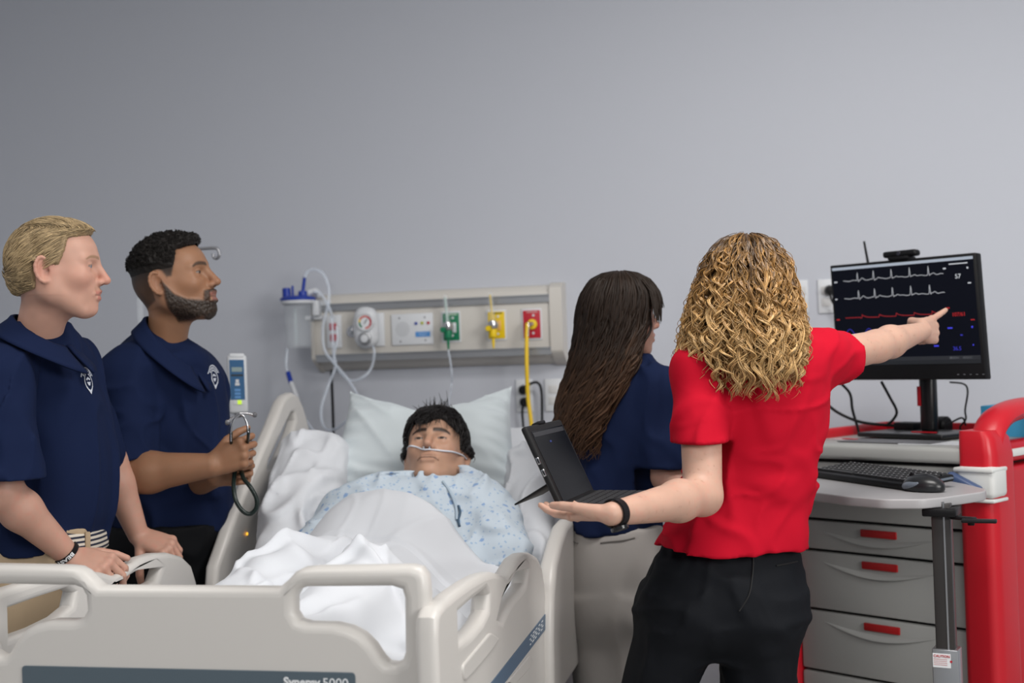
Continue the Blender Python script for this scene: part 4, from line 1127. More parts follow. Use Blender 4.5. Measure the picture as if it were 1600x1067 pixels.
def arm(S, sh, el, wr, r=(.050, .042, .040, .026), k=.02):
    sh, el, wr = map(np.asarray, (sh, el, wr))
    S.u(cap(sh, el, r[0], r[1]), k)
    m_ = el + (wr - el) * .28
    S.u(cap(el, m_, r[1] * .92, r[2] * 1.04), k); S.u(cap(m_, wr, r[2] * 1.04, r[3]), k)
def skinned(V, Q, base, var=.05, red=.12, seed=0):
    x, y, z = V.T
    n = vnoise(x * 35 + seed, y * 35, z * 35); n2 = vnoise(x * 110, y * 110 + seed, z * 110)
    C = np.array(base)[None, :] * (1 + var * n[:, None] + .04 * n2[:, None])
    C[:, 1] *= 1 - red * np.clip(n2, 0, 1); C[:, 2] *= 1 - red * np.clip(n2, 0, 1)
    return C
def ridges(x, y, z, f, amp, st=(1, 1, 1), off=0.0):
    w = .35 * vnoise(x * 5 + off, y * 5, z * 5 + off)
    n = vnoise(x * f * st[0] + w * 3 + off, y * f * st[1] + off, z * f * st[2] + w * 3)
    return -1.7 * amp * np.exp(-(n / .17) ** 2)
def legs(S, hipL, hipR, footL, footR, rh, rk, ra, k=.05):
    """two trouser legs from the hips to the ankles"""
    for h_, f_ in ((hipL, footL), (hipR, footR)):
        h_, f_ = np.asarray(h_), np.asarray(f_); kn = (h_ + f_) / 2 + nrm(np.cross(Z, h_ - f_)) * 0
        S.u(cap(h_, kn, rh, rk), k); S.u(cap(kn, f_, rk, ra), .03)
def cutter(p, n, a, b, r):                                # removes a sleeve end beyond a hem plane, near the arm axis a-b
    p, n = np.asarray(p), nrm(n); c_, lo, hi = cap(a, b, r)
    def fn(x, y, z):
        return np.maximum(-((x - p[0]) * n[0] + (y - p[1]) * n[1] + (z - p[2]) * n[2]), c_(x, y, z))
    return fn, lo, hi
def on_(tree, px, py, off=.0015):
    r = ray(px, py); h = tree.ray_cast(Vector(CAMPOS), Vector(nrm(r)), 9); return np.array(h[0]) - nrm(r) * off if h[0] is not None else P(px, py, 3.45)
def leg_lofts(S, legs_, floor=.07, k=.04):
    """each leg: rows (py, l, r, d, t) in view, then an ankle (x, y, radius)"""
    for rows, (ax, ay, ar) in legs_:
        z, c, a, b = [], [], [], []
        for (py, l, r, d, t) in rows:
            q = P((l + r) / 2, py, d); z.append(q[2]); c.append(q[:2]); a.append((r - l) / 2 / FPX * d); b.append(t)
        for f_ in (.6, 1.0):
            z.append(z[len(rows) - 1] * (1 - f_) + floor * f_); c.append(c[len(rows) - 1] * (1 - f_) + np.array((ax, ay)) * f_)
            a.append(a[len(rows) - 1] * (1 - f_) + ar * f_); b.append(b[len(rows) - 1] * (1 - f_) + ar * 1.1 * f_)
        S.u(zloft(z, c, a, b, None, 2.2), k)
def shoes(par, feet, fwd, m):
    for f in feet:
        S = Sdf(.007); f = V3(f[0], f[1], 0); fw = nrm(fwd * V3(1, 1, 0)); sd = np.cross(Z, fw)
        S.u(ell(f + fw * .06 + Z * .035, (.145, .048, .045), [fw, sd, Z])); S.u(cap(f + Z * .05, f + Z * .10, .045, .04), .03); S.cut(f, -Z)
        v, q = S.mesh(2); put('shoe', v, q, m, par)
def collar(par, c, R, rx, ry, drop, flare, front_gap, m, back_up=.028, front_dn=.035, name='collar'):
    """folded polo collar around neck centre c (R rows: forward, left, up)"""
    n, s = 48, 7; V = []
    def pt(ph, t, off):
        u = (1 - math.cos(ph)) / 2                    # 0 at front, 1 at back
        fr = 1 - u
        zt_ = back_up * u - front_dn * fr ** 1.15
        rr = 1.0 + flare * t ** 1.2
        L = drop * (1 + .45 * fr ** 4)
        zz = zt_ + .006 * math.sin(min(t / .2, 1) * math.pi) - L * t ** 1.15 * (.86 - .25 * u)
        x = math.cos(ph) * rx * rr + fr ** 3 * .022 * t; y = math.sin(ph) * ry * rr
        q = np.array([x, y, zz]); nn = nrm((math.cos(ph), math.sin(ph), .5))
        return c + (q - nn * off) @ R
    phs = np.linspace(front_gap, 2 * math.pi - front_gap, n)
    ts = np.linspace(0, 1, s); G = [[pt(ph, t, 0) for t in ts] for ph in phs]; H = [[pt(ph, t, .006) for t in ts] for ph in phs]
    V = [p for r in G for p in r] + [p for r in H for p in r]; o = n * s; F = []
    for i in range(n - 1):
        for j in range(s - 1):
            a, b, c_, d = i*s + j, i*s + j + 1, (i+1)*s + j + 1, (i+1)*s + j
            F += [(a, d, c_, b), (a + o, b + o, c_ + o, d + o)]
        F += [(i*s + s-1, (i+1)*s + s-1, (i+1)*s + s-1 + o, i*s + s-1 + o), (i*s, i*s + o, (i+1)*s + o, (i+1)*s)]
    for j in range(s - 1):
        F += [(j, j + 1, j + 1 + o, j + o), ((n-1)*s + j + 1, (n-1)*s + j, (n-1)*s + j + o, (n-1)*s + j + 1 + o)]
    return put(name, V, F, m, par, True)
def emblem(par, vs, qs, c, nrm_dir, up, size, m):
    """round white embroidered badge pressed onto a shirt mesh"""
    bv = BVHTree.FromPolygons([tuple(v) for v in vs], [tuple(q) for q in qs])
    n = nrm(nrm_dir); r = nrm(np.cross(up, n)); u = np.cross(n, r)
    def pr(x, y):
        o = c + r * x * size + u * y * size + n * .15
        h = bv.ray_cast(Vector(o), Vector(-n), .4)
        return np.array(h[0]) + np.array(h[1]) * .0015 if h[0] is not None else c + r * x * size + u * y * size
    b = MB()
    def strip(pts_in, pts_out):
        A = [pr(*p) for p in pts_in]; B = [pr(*p) for p in pts_out]
        b.add(A + B, [(i, i + 1, len(A) + i + 1, len(A) + i) for i in range(len(A) - 1)])
    arc = lambda r_, a0, a1, k=14: [(math.cos(math.radians(a0 + (a1 - a0) * i / k)) * r_, math.sin(math.radians(a0 + (a1 - a0) * i / k)) * r_) for i in range(k + 1)]
    strip(arc(.92, 20, 160), arc(1.0, 20, 160)); strip(arc(.52, -60, 240), arc(.60, -60, 240))
    for i in range(9):
        a = 28 + i * 14; strip(arc(.66, a, a + 8, 2), arc(.86, a, a + 8, 2))
    strip([(-.35, .15), (.0, .3), (.35, .15)], [(-.22, .05), (0, .16), (.22, .05)])
    strip([(-.30, -.05), (.30, -.05)], [(-.1, -.30), (.1, -.30)])
    strip([(-.55, -.35), (0, -.62), (.55, -.35)], [(-.42, -.45), (0, -.92), (.42, -.45)])
    b.build('chest_emblem', m, par, False)
def strands_on_head(roots, nrmls, comb, L, rad, seg, R, o, s, lift=.004, jitter=.25, sides=4, c=(-.004, 0, .022), rr=(.098, .0775, .084), grav=0.0):
    """short strands combed along the skull; everything in the head's own frame, then placed"""
    N = len(roots); c = np.array(c); rr = np.array(rr)
    p = roots.copy(); path = [p + nrmls * 0]; lev = np.linalg.norm((p - c) / rr, axis=1)
    jit = rng.normal(0, jitter, (N, 3))
    for i in range(seg):
        nn = (p - c) / rr ** 2; nn /= np.linalg.norm(nn, axis=1)[:, None]
        d = comb(p) + jit; d -= nn * (d * nn).sum(1)[:, None]; d /= np.linalg.norm(d, axis=1)[:, None] + 1e-9
        p = p + d * (L / seg)[:, None]
        q = (p - c) / rr; l = np.linalg.norm(q, axis=1)
        tgt = lev + (lift / .085) * math.sin(math.pi * min((i + 1) / seg, .8)) + grav * (i + 1) / seg
        p = c + q / l[:, None] * tgt[:, None] * rr
        path.append(p)
    path = np.stack(path, 1)
    taper = np.linspace(1, .25, seg + 1) ** .8
    r_ = rad[:, None] * taper[None, :]
    W_ = np.asarray(o) + (path * s) @ R
    return tubes(W_, r_ * s, sides)

m_skin = mat('skin', (.5, .3, .2), .48, spec=.4, attr=True, sub=.12, bump=(900, .08, .0006))
m_navy = mat('navy_polo', (.0045, .0105, .040), .85, spec=.18, bump=(1400, .12, .0006), var=(9, .05))
m_khaki = mat('khaki_twill', (.34, .255, .165), .8, bump=(700, .15, .001), var=(14, .06))
m_black = mat('black_trouser', (.005, .0055, .007), .7, spec=.2, bump=(600, .1, .001))
m_emb = mat('emblem_thread', (.55, .58, .65), .7)
m_hairm = mat('hair_fibre', (.3, .2, .1), .45, spec=.28, attr=True)
m_shoe = mat('shoe_dark', (.03, .028, .026), .5)
LEFTW = -RT; 

# ------------------------------------------------------------------ the fair-haired man on the left
HD = 3.0
man = thing('person', P(60, 1067, 3.05) * V3(1, 1, 0), 'fair-haired man in navy polo and khaki trousers gripping the bed rail', 'person')
R1 = frame(RT * .985 + FW * .17 + UP * .0, UP * 1.0 + RT * .0); o1 = P(88, 416, HD); s1 = 1.01
skin1 = (.50, .285, .215)
v, q = head_sdf(nose=1.08, jaw=.97, neck_to=(-.065, .085, -.21))
c = face_colour(v, skin1, (.42, .16, .13), (.22, .135, .07), (.12, .2, .28), brow_w=.0034, blush=.42, brow_k=.75, eyes_open=.7)
st = (np.exp(-((v[:, 2] + .052) / .006) ** 2) * (v[:, 0] > .08) * (np.abs(v[:, 1]) < .026)) * .30
c = c * (1 - st[:, None]) + st[:, None] * np.array((.25, .15, .07))
hn = normals(v, q); head1 = (v, q, hn)
hv = place(v, o1, R1, s1)
# hair mask in the head frame
def mask_short(v, temple=.030):
    x, y, z = v.T; ay = np.abs(y)
    top = (z > .066 + .25 * np.clip(x - .05, 0, 1)) & (x < .084)
    line = temple - .35 * np.clip(.036 - z, 0, 1) * 1.0 + .15 * np.clip(z - .036, 0, .03)
    side = (x < np.where(z > .0, line, .012)) & (z > -.004)
    back = (x < -.034) & (z > -.052 - .35 * (-.034 - x))
    ear = (ay > .070) & (z < .020) & (x > -.036) & (x < .014)
    ear2 = (np.linalg.norm((v[:, [0, 2]] - np.array([-.012, -.012])) / np.array([.023, .035]), axis=1) < 1) & (ay > .06)
    return ((top | side | back) & ~ear2).astype(float)
mk = mask_short(v); 
mks = mk.copy()
for _ in range(6):
    E = np.vstack([q[:, [0, 1]], q[:, [1, 2]], q[:, [2, 3]], q[:, [3, 0]]])
    sm_ = np.bincount(E[:, 0], mks[E[:, 1]], len(v)) + np.bincount(E[:, 1], mks[E[:, 0]], len(v)); mks = .5 * mks + .5 * sm_ / (np.bincount(E.ravel(), minlength=len(v)) + 1e-9)
def smooth_mask(mk, q, nv, it=6):
    E = np.vstack([q[:, [0, 1]], q[:, [1, 2]], q[:, [2, 3]], q[:, [3, 0]]]); den = np.bincount(E.ravel(), minlength=nv) + 1e-9
    for _ in range(it):
        mk = .5 * mk + .5 * (np.bincount(E[:, 0], mk[E[:, 1]], nv) + np.bincount(E[:, 1], mk[E[:, 0]], nv)) / den
    return mk
c1_ = c * (1 - .5 * mks[:, None]) + .5 * mks[:, None] * np.array((.30, .20, .10))
A = Sdf(.0036)
wrR, elR, shR = P(108, 868, 3.03), P(2, 768, 2.91), P(-2, 590, 2.93)
arm(A, shR, elR, wrR, (.052, .046, .044, .027))
a_, b_, go = hand(A, wrR, P(172, 884, 3.02) - wrR, FW * .78 + UP * .62, 1.02, ((48, 38, 25), (50, 42, 25), (52, 42, 25), (50, 42, 25)))
nR = np.cross(a_, b_); nR = nR if nR @ UP > 0 else -nR; go(nR)
wrL, elL, shL = P(216, 836, 3.38), P(172, 722, 3.36), P(120, 600, 3.30)
arm(A, shL, elL, wrL, (.050, .044, .041, .027))
a_, b_, go = hand(A, wrL, P(252, 850, 3.36) - wrL, -FW * .80 - UP * .45, 1.05, ((62, 55, 30), (58, 50, 30), (55, 50, 30), (52, 45, 30)), thumb=((.45, .75, -.45), (.35, .45, -.8), (.3, .2, -.9)))
nL = np.cross(a_, b_); nL = nL if nL @ UP > 0 else -nL; go(nL)
A.u(cap(P(60, 570, 3.12), P(60, 780, 3.13), .085, .085), .03)
A.u(cap(shR, shL, .05, .05), .03)
va, qa = A.mesh(1)
ca = skinned(va, qa, np.array(skin1) * .98)
V_, Q_, C_ = join([(hv, q, c1_), (va, qa, ca)])
body1 = put('body', V_, Q_, m_skin, man, True, C_)
# hair
th = .010 * mks * (1 + .25 * vnoise(v[:, 0] * 40, v[:, 1] * 40, v[:, 2] * 40))
th += .008 * mks * sm01(v[:, 0], .02, .08) * sm01(v[:, 2], .05, .085)
hf = q[(mks[q] > .12).all(1)]
vh = v + hn * (th - .0015)[:, None]
used = np.unique(hf); remap = -np.ones(len(v), int); remap[used] = np.arange(len(used))
Vh = place(vh[used], o1, R1, s1); Qh = remap[hf]
Ch = np.array((.25, .178, .098)) * (1 + .22 * vnoise(vh[used][:, 0] * 25, vh[used][:, 1] * 160, vh[used][:, 2] * 90))[:, None]
cand = np.nonzero(mks > .35)[0]; ri = rng.choice(cand, 4200)
comb1 = lambda p: np.stack([-.95 + 1.9 * sm01(p[:, 2], .075, .098), -.25 * np.ones(len(p)), -.62 + .5 * sm01(p[:, 2], .05, .1)], 1)
Lh = rng.uniform(.028, .055, len(ri)) * (1 - .6 * (v[ri][:, 2] < -.03)) * (1 - .62 * sm01(v[ri][:, 0], .03, .075))
Vs, Qs = strands_on_head(vh[ri], hn[ri], comb1, Lh, rng.uniform(.0005, .0011, len(ri)), 7, R1, o1, s1, lift=.0025, jitter=.10)
sc_ = np.repeat(np.clip(rng.normal(1, .36, len(ri)), .35, 1.9), 8 * 4)[:, None] * np.array((.34, .25, .14))
Vt, Qt, Ct = join([(Vh, Qh, Ch), (Vs, Qs, sc_)])
put('hair', Vt, Qt, m_hairm, man, True, Ct, label='short combed fair hair')
# polo shirt
S = Sdf(.0050)
S.u(rows_loft([(515, 22, 95, 3.08, .065), (530, 4, 108, 3.09, .09), (560, -20, 127, 3.11, .115), (600, -35, 146, 3.12, .125), (650, -40, 160, 3.13, .13), (700, -40, 168, 3.13, .128), (750, -36, 171, 3.13, .125), (800, -28, 167, 3.13, .122), (830, -18, 158, 3.13, .120), (862, -12, 150, 3.13, .115)], 2.3))
S.u(cap(P(50, 536, 3.08), P(2, 578, 2.97), .050, .058), .05); S.u(ell(P(58, 560, 3.10), (.085, .10, .068), [_r0, _f0, Z]), .03)
S.u(cap(P(60, 535, 3.08), P(112, 575, 3.24), .055, .066), .06)
S.u(cap(shR, P(8, 690, 2.92), .068, .070), .018); S.u(cap(P(8, 690, 2.92), P(12, 775, 2.91), .070, .080), .012)
S.u(cap(shL, P(152, 705, 3.33), .068, .066), .05)
S.cut(P(60, 852, 3.1), nrm(-UP + RT * .10 * 0))
def f1(x, y, z): return ridges(x, y, z, 6.5, .006, (1, 1, .45), 1.7) + ridges(x, y, z, 12, .0035, (1, 1, .5), 4.1) + .003 * vnoise(x * 9, y * 9, z * 6)
S.disp(f1)
S.s(cutter(P(10, 747, 2.91), -UP, P(9, 700, 2.915), P(14, 840, 2.91), .10))
# open sleeve ends
S.ops.append(('u', cap(P(8, 700, 2.925), P(8, 701, 2.925), .01), 0))
v2, q2 = S.mesh(2)
# trim the near sleeve below its hem line, as a real opening
def hem_cut(v, q, p, n, near, rad):
    d = (v - p) @ nrm(n); keep = ~((d > 0) & (np.linalg.norm(v - near, axis=1) < rad)); f = q[keep[q].all(1)]
    u_ = np.unique(f); r_ = -np.ones(len(v), int); r_[u_] = np.arange(len(u_)); return v[u_], r_[f]
put('polo_shirt', v2, q2, m_navy, man)
shirt1 = (v2, q2)
collar(man, P(64, 513, 3.04), frame(RT * .98 - FW * .12, UP - RT * .10), .062, .068, .053, .72, .14, m_navy, back_up=.034, front_dn=.040)
emblem(man, v2, q2, P(148, 596, 3.08), -FW * .35 + RT * .93, UP, .034, m_emb)
# trousers and belt
S = Sdf(.008)
S.u(rows_loft([(800, -24, 158, 3.13, .112), (840, -26, 156, 3.13, .118), (880, -34, 158, 3.13, .13), (930, -44, 160, 3.13, .15), (985, -46, 152, 3.14, .15)], 2.4))
hL, hR = P(95, 960, 3.20), P(15, 960, 3.06)
legs(S, hL, hR, V3(hL[0], hL[1] + .02, .10), V3(hR[0] - .04, hR[1] - .04, .10), .098, .082, .068)
S.cut(P(60, 826, 3.1), UP); S.disp(lambda x, y, z: ridges(x, y, z, 8, .007, (1, 1, .6), 9.2) + .003 * vnoise(x * 14, y * 14, z * 9))
v3, q3 = S.mesh(2); put('trousers', v3, q3, m_khaki, man)
m_belt = mat('striped_belt', (.55, .5, .43), .8)
nt = m_belt.node_tree; tcn = nt.nodes.new('ShaderNodeTexCoord'); sx_ = nt.nodes.new('ShaderNodeSeparateXYZ'); mm_ = nt.nodes.new('ShaderNodeMath'); mm_.operation = 'MULTIPLY'; mm_.inputs[1].default_value = 2 * math.pi / .0115
sn = nt.nodes.new('ShaderNodeMath'); sn.operation = 'SINE'; rp = nt.nodes.new('ShaderNodeValToRGB'); rp.color_ramp.interpolation = 'CONSTANT'
rp.color_ramp.elements[0].color = (.012, .016, .035, 1); rp.color_ramp.elements[1].color = (.55, .5, .43, 1); rp.color_ramp.elements[1].position = .42
ma2 = nt.nodes.new('ShaderNodeMath'); ma2.operation = 'MULTIPLY_ADD'; ma2.inputs[1].default_value = .5; ma2.inputs[2].default_value = .5
nt.links.new(tcn.outputs['Object'], sx_.inputs[0]); nt.links.new(sx_.outputs['Z'], mm_.inputs[0]); nt.links.new(mm_.outputs[0], sn.inputs[0]); nt.links.new(sn.outputs[0], ma2.inputs[0]); nt.links.new(ma2.outputs[0], rp.inputs[0]); nt.links.new(rp.outputs[0], nt.nodes['Principled BSDF'].inputs['Base Color'])
S = Sdf(.006); S.u(rows_loft([(822, -34, 162, 3.13, .136), (845, -35, 163, 3.13, .140), (868, -40, 164, 3.13, .146)], 2.4))
S.cut(P(108, 850, 3.13), -RT); S.cut(P(150, 830, 3.1), nrm(UP + RT * .16)); S.cut(P(150, 861, 3.1), nrm(-UP - RT * .16)); v4, q4 = S.mesh(1)
put('belt', v4, q4, m_belt, man, label='cream belt with navy stripes')
bvb = BVHTree.FromPolygons([tuple(p) for p in v4], [tuple(p) for p in q4])
for px in (137,):
    q_ = on_(bvb, px, 847, .003); MB().box(q_, (.013, .008, .050), [nrm(RT * .8 + FW * .6), nrm(FW * .8 - RT * .6), UP], .003).build('belt_loop', m_khaki, man)
shoes(man, [V3(hL[0], hL[1] + .02, 0), V3(hR[0] - .04, hR[1] - .04, 0)], RT, m_shoe)
# wristband with white lettering
ax_ = nrm(wrR - elR); wc_ = wrR - ax_ * .012
e1_ = nrm(-FW - ax_ * (-FW @ ax_)); e2_ = np.cross(ax_, e1_)
V = []; n = 40
for k in range(n):
    t = 2 * math.pi * k / n
    for (dr, da) in ((.0, -.0065), (.0022, -.0062), (.0022, .0062), (.0, .0065)):
        V.append(wc_ + ax_ * da + (e1_ * math.cos(t) + e2_ * math.sin(t)) * (.0305 + dr))
F = [(k*4 + j, ((k+1) % n)*4 + j, ((k+1) % n)*4 + (j+1) % 4, k*4 + (j+1) % 4) for k in range(n) for j in range(4)]
wb_ = put('wristband', V, F, m_dark, man, False, label='black rubber wristband with white lettering')
V, F = text_geo('BEAST', .013, .0003, 'CENTER', .0004)
V[:, 1] -= .0045
t = V[:, 0] / .0328 * 1.35
sgn_ = 1.0
W_ = wc_ + (e1_[None] * np.cos(t)[:, None] + (e2_ * sgn_)[None] * np.sin(t)[:, None]) * (.0330 + V[:, 2:3]) + ax_[None] * V[:, 1:2]
put('band_lettering', W_, F, m_print, wb_, False)

# ------------------------------------------------------------------ the bearded man
man2 = thing('person', P(250, 1067, 3.72) * V3(1, 1, 0), 'bearded man in navy polo and black trousers holding a stethoscope', 'person')
s2 = 1.07; R2 = frame(RT * .975 - FW * .10 + UP * .20, UP - RT * .20); o2 = P(271, 435, 3.56)
skin2 = (.285, .145, .082)
v, q = head_sdf(nose=1.12, jaw=1.03, neck_to=(-.085, .05, -.205), lip=1.15)
hn = normals(v, q)
c = face_colour(v, skin2, (.26, .10, .08), (.022, .014, .010), (.02, .012, .008), brow_w=.0050, blush=.15, eyes_open=.6)
x, y, z = v.T; ay = np.abs(y)
# beard
lo_l = np.interp(x, [-.01, .02, .045, .065, .085, .11], [.01, -.045, -.062, -.068, -.0735, -.0735])
bd = sm01(lo_l - z, -.003, .006) * (z > -.128) * (x > -.002 - .25 * np.clip(-.02 - z, 0, .2) * 0) * sm01(x, -.012, .004)
bd *= 1 - sm01(-z, .108 - .0 * x, .122) * (x < .07)
mo_ = np.exp(-((z + .0520 + .10 * np.clip(ay - .012, 0, 1)) / .0048) ** 4) * (x > .072) * (ay < .030)
gote = ((ay > .022) & (ay < .034) & (x > .068) & (z < -.05)) * .9
lipz = (x > .082) & (z > -.080) & (z < -.0575) & (ay < .021)
bd = np.clip(np.maximum(np.maximum(bd, mo_), gote * (z > -.09)), 0, 1) * (1 - .95 * lipz)
bd = np.where((z < -.076) & (z > -.125) & (x > .066) & (ay < .03), np.maximum(bd, .9), bd)
bd = smooth_mask(bd, q, len(v), 3)
fade = smooth_mask(mask_short(v, .036), q, len(v), 4)
lvl = sm01(z, -.01, .052)                         # skin fade: dense hair only higher up
spk = .85 + .3 * vnoise(x * 420, y * 420, z * 420)
c = c * (1 - .97 * bd[:, None]) + .97 * bd[:, None] * np.array((.016, .011, .008)) * (1 + 1.4 * np.clip(vnoise(x * 260, y * 260, z * 260), 0, 1))[:, None]
fw_ = fade * (.72 + .27 * sm01(z, -.035, .035))
c = c * (1 - fw_[:, None]) + fw_[:, None] * np.array((.013, .010, .009))
vb = v + hn * (.0035 * bd * (1 + .5 * vnoise(x * 300, y * 300, z * 300)))[:, None]
hv = place(vb, o2, R2, s2)
A = Sdf(.0038)
wrR, elR, shR = P(330, 727, 3.39), P(196, 742, 3.43), P(196, 592, 3.50)
arm(A, shR, elR, wrR, (.058, .054, .052, .032))
a_, b_, go = hand(A, wrR, P(378, 706, 3.38) - wrR, UP, 1.05, ((58, 70, 35), (72, 75, 40), (76, 75, 40), (78, 75, 40)), thumb=((.8, .55, -.3), (.9, .25, -.45), (.85, .05, -.6)))
n_ = np.cross(a_, b_); n_ = n_ if n_ @ FW < 0 else -n_; go(n_)
wl_ = P(338, 742, 3.475); arm(A, P(320, 640, 3.80), P(290, 755, 3.66), wl_, (.055, .05, .046, .032))
a_, b_, go = hand(A, wl_, P(384, 733, 3.47) - wl_, UP, 1.0, ((65, 85, 40), (68, 88, 45), (70, 88, 45), (72, 88, 45)), thumb=((.75, .6, .1), (.8, .35, -.4), (.7, .1, -.7)))
n_ = np.cross(a_, b_); n_ = n_ if n_ @ FW > 0 else -n_; go(n_)
A.u(cap(P(272, 545, 3.62), P(278, 590, 3.68), .050, .055), .03); A.u(cap(P(258, 580, 3.68), P(258, 780, 3.7), .10, .11), .03); A.u(cap(shR, P(320, 600, 3.8), .05, .05), .03)
va, qa = A.mesh(1); ca = skinned(va, qa, np.array(skin2) * .95, red=.06)
V_, Q_, C_ = join([(hv, q, c), (va, qa, ca)]); put('body', V_, Q_, m_skin, man2, True, C_)
tm = fade * sm01(z, .012, .062)
th = .017 * smooth_mask(tm, q, len(v), 4) * (1 + .30 * vnoise(x * 150, y * 150, z * 150) + .15 * vnoise(x * 330, y * 330, z * 330))
th *= 1 + .35 * sm01(x, .02, .07) * sm01(z, .05, .08)
hf = q[(tm[q] > .06).all(1)]; used = np.unique(hf); remap = -np.ones(len(v), int); remap[used] = np.arange(len(used))
Vh = place((v + hn * (th - .001)[:, None])[used], o2, R2, s2)
cand = np.nonzero(tm > .5)[0]; ri = rng.choice(cand, 1500); N = len(ri)
tt_ = np.linspace(0, 1, 12); base_ = v[ri] + hn[ri] * (th[ri] * .8)[:, None]; ph = rng.uniform(0, 6.28, N); t1 = np.cross(hn[ri], rng.normal(size=(N, 3))); t1 /= np.linalg.norm(t1, axis=1)[:, None]; t2 = np.cross(hn[ri], t1)
cr = .0026
pth = base_[:, None] + hn[ri][:, None] * (tt_ * .006)[None, :, None] + cr * (np.cos(ph[:, None] + tt_[None] * 8)[..., None] * t1[:, None] + np.sin(ph[:, None] + tt_[None] * 8)[..., None] * t2[:, None])
Vs, Qs = tubes(place(pth.reshape(-1, 3), o2, R2, s2).reshape(pth.shape), np.full((N, 12), .0009), 3)
Vt, Qt = join([(Vh, remap[hf]), (Vs, Qs)])
put('hair', Vt, Qt, mat('black_hair', (.010, .008, .007), .55, spec=.3, bump=(900, .5, .002)), man2, True, label='short black curly hair with faded sides')
# polo
S = Sdf(.0052)
S.u(rows_loft([(522, 230, 276, 3.62, .05), (542, 208, 304, 3.64, .09), (562, 190, 326, 3.65, .13), (600, 175, 343, 3.67, .15), (650, 168, 348, 3.68, .155), (700, 168, 352, 3.68, .155), (750, 173, 355, 3.68, .155), (800, 180, 354, 3.69, .15), (835, 188, 346, 3.69, .145)], 2.35))
S.u(cap(P(240, 556, 3.63), P(202, 582, 3.53), .055, .070), .05); S.u(ell(P(246, 572, 3.62), (.085, .115, .085), [_r0, _f0, Z]), .03); S.u(cap(P(285, 572, 3.68), P(305, 604, 3.76), .05, .06), .05)
ta = lambda f: shR + (elR - shR) * f
S.u(cap(shR, ta(.6), .078, .076), .02); S.u(cap(ta(.6), ta(1.1), .076, .082), .012)
S.cut(P(260, 829, 3.65), nrm(-UP + RT * .06))
S.disp(lambda x, y, z: ridges(x, y, z, 6, .007, (1, 1, .6), 3.3) + ridges(x, y, z, 11, .004, (.8, .8, 1.0), 8.1) + .003 * vnoise(x * 9, y * 9, z * 6))
S.s(cutter(P(198, 720, 3.44), nrm(-UP + RT * .20), ta(.6), ta(1.5), .098))
v2, q2 = S.mesh(2)
# open the near sleeve along its hem
put('polo_shirt', v2, q2, m_navy, man2)
collar(man2, P(265, 518, 3.57), frame(RT * .97 - FW * .22 - UP * .05, UP - RT * .10), .068, .072, .062, .50, .12, m_navy, back_up=.040, front_dn=.085)
emblem(man2, v2, q2, P(338, 590, 3.62), -FW * .50 + RT * .85, UP, .036, m_emb)
S = Sdf(.008)
S.u(rows_loft([(805, 172, 352, 3.69, .16), (860, 164, 350, 3.70, .165), (930, 162, 348, 3.71, .165), (990, 166, 344, 3.72, .16)], 2.4))
hL, hR = P(300, 960, 3.80), P(215, 960, 3.62)
legs(S, hL, hR, V3(hL[0], hL[1], .10), V3(hR[0] - .03, hR[1] - .03, .10), .105, .085, .070)
S.cut(P(250, 815, 3.7), UP); S.disp(lambda x, y, z: ridges(x, y, z, 8, .006, (1, 1, .6), 2.2))
v3, q3 = S.mesh(2); put('trousers', v3, q3, m_black, man2)
shoes(man2, [V3(hL[0], hL[1], 0), V3(hR[0] - .03, hR[1] - .03, 0)], RT, m_shoe)
# stethoscope in his hands
t = thing('stethoscope', P(378, 806, 3.345), 'chrome stethoscope with dark green tubing held in the hands of the bearded man', 'stethoscope')
sd = 3.345; Ps = lambda px, py, d=sd: P(px, py, d)
for pts in ([Ps(361, 690), Ps(361, 672), Ps(365, 657), Ps(374, 648), Ps(381, 647)], [Ps(388, 676), Ps(386, 662), Ps(381, 651), Ps(376, 647)]):
    MB().tube(pts, .0028, 10).build('binaural_tube', m_chrome, t)
MB().tube([Ps(375, 646), Ps(388, 646), Ps(396, 648)], [.003, .0035, .0045], 10).build('ear_tube', m_chrome, t)
MB().tube([Ps(366, 651), Ps(360, 656), Ps(356, 659)], [.003, .0045, .0055], 10).build('ear_tube', m_chrome, t)
for p_ in (Ps(398, 648), Ps(355, 660)):
    MB().lathe(p_ - RT * .006, RT, [(0, 0), (.006, .002), (.0075, .006), (.006, .011), (0, .013)], 14).build('ear_tip', mat('ear_tip_grey', (.12, .12, .13), .4), t)
m_gt = mat('green_black_tube', (.006, .014, .012), .3)
for pts in ([Ps(361, 676), Ps(361, 690, 3.37), Ps(363, 705, 3.42), Ps(365, 740, 3.42)], [Ps(388, 670), Ps(388, 680, 3.36), Ps(386, 700, 3.42)]):
    MB().tube(pts, .0045, 10).build('upper_tubing', m_gt, t)
MB().tube([Ps(367, 732, 3.42), Ps(366, 745, 3.40), Ps(365, 758, 3.37), Ps(368, 780), Ps(378, 797), Ps(390, 803), Ps(400, 795), Ps(401, 780), Ps(392, 762), Ps(381, 748, 3.37), Ps(377, 736, 3.42)], .0058, 12, smooth=8).build('tubing_loop', m_gt, t)

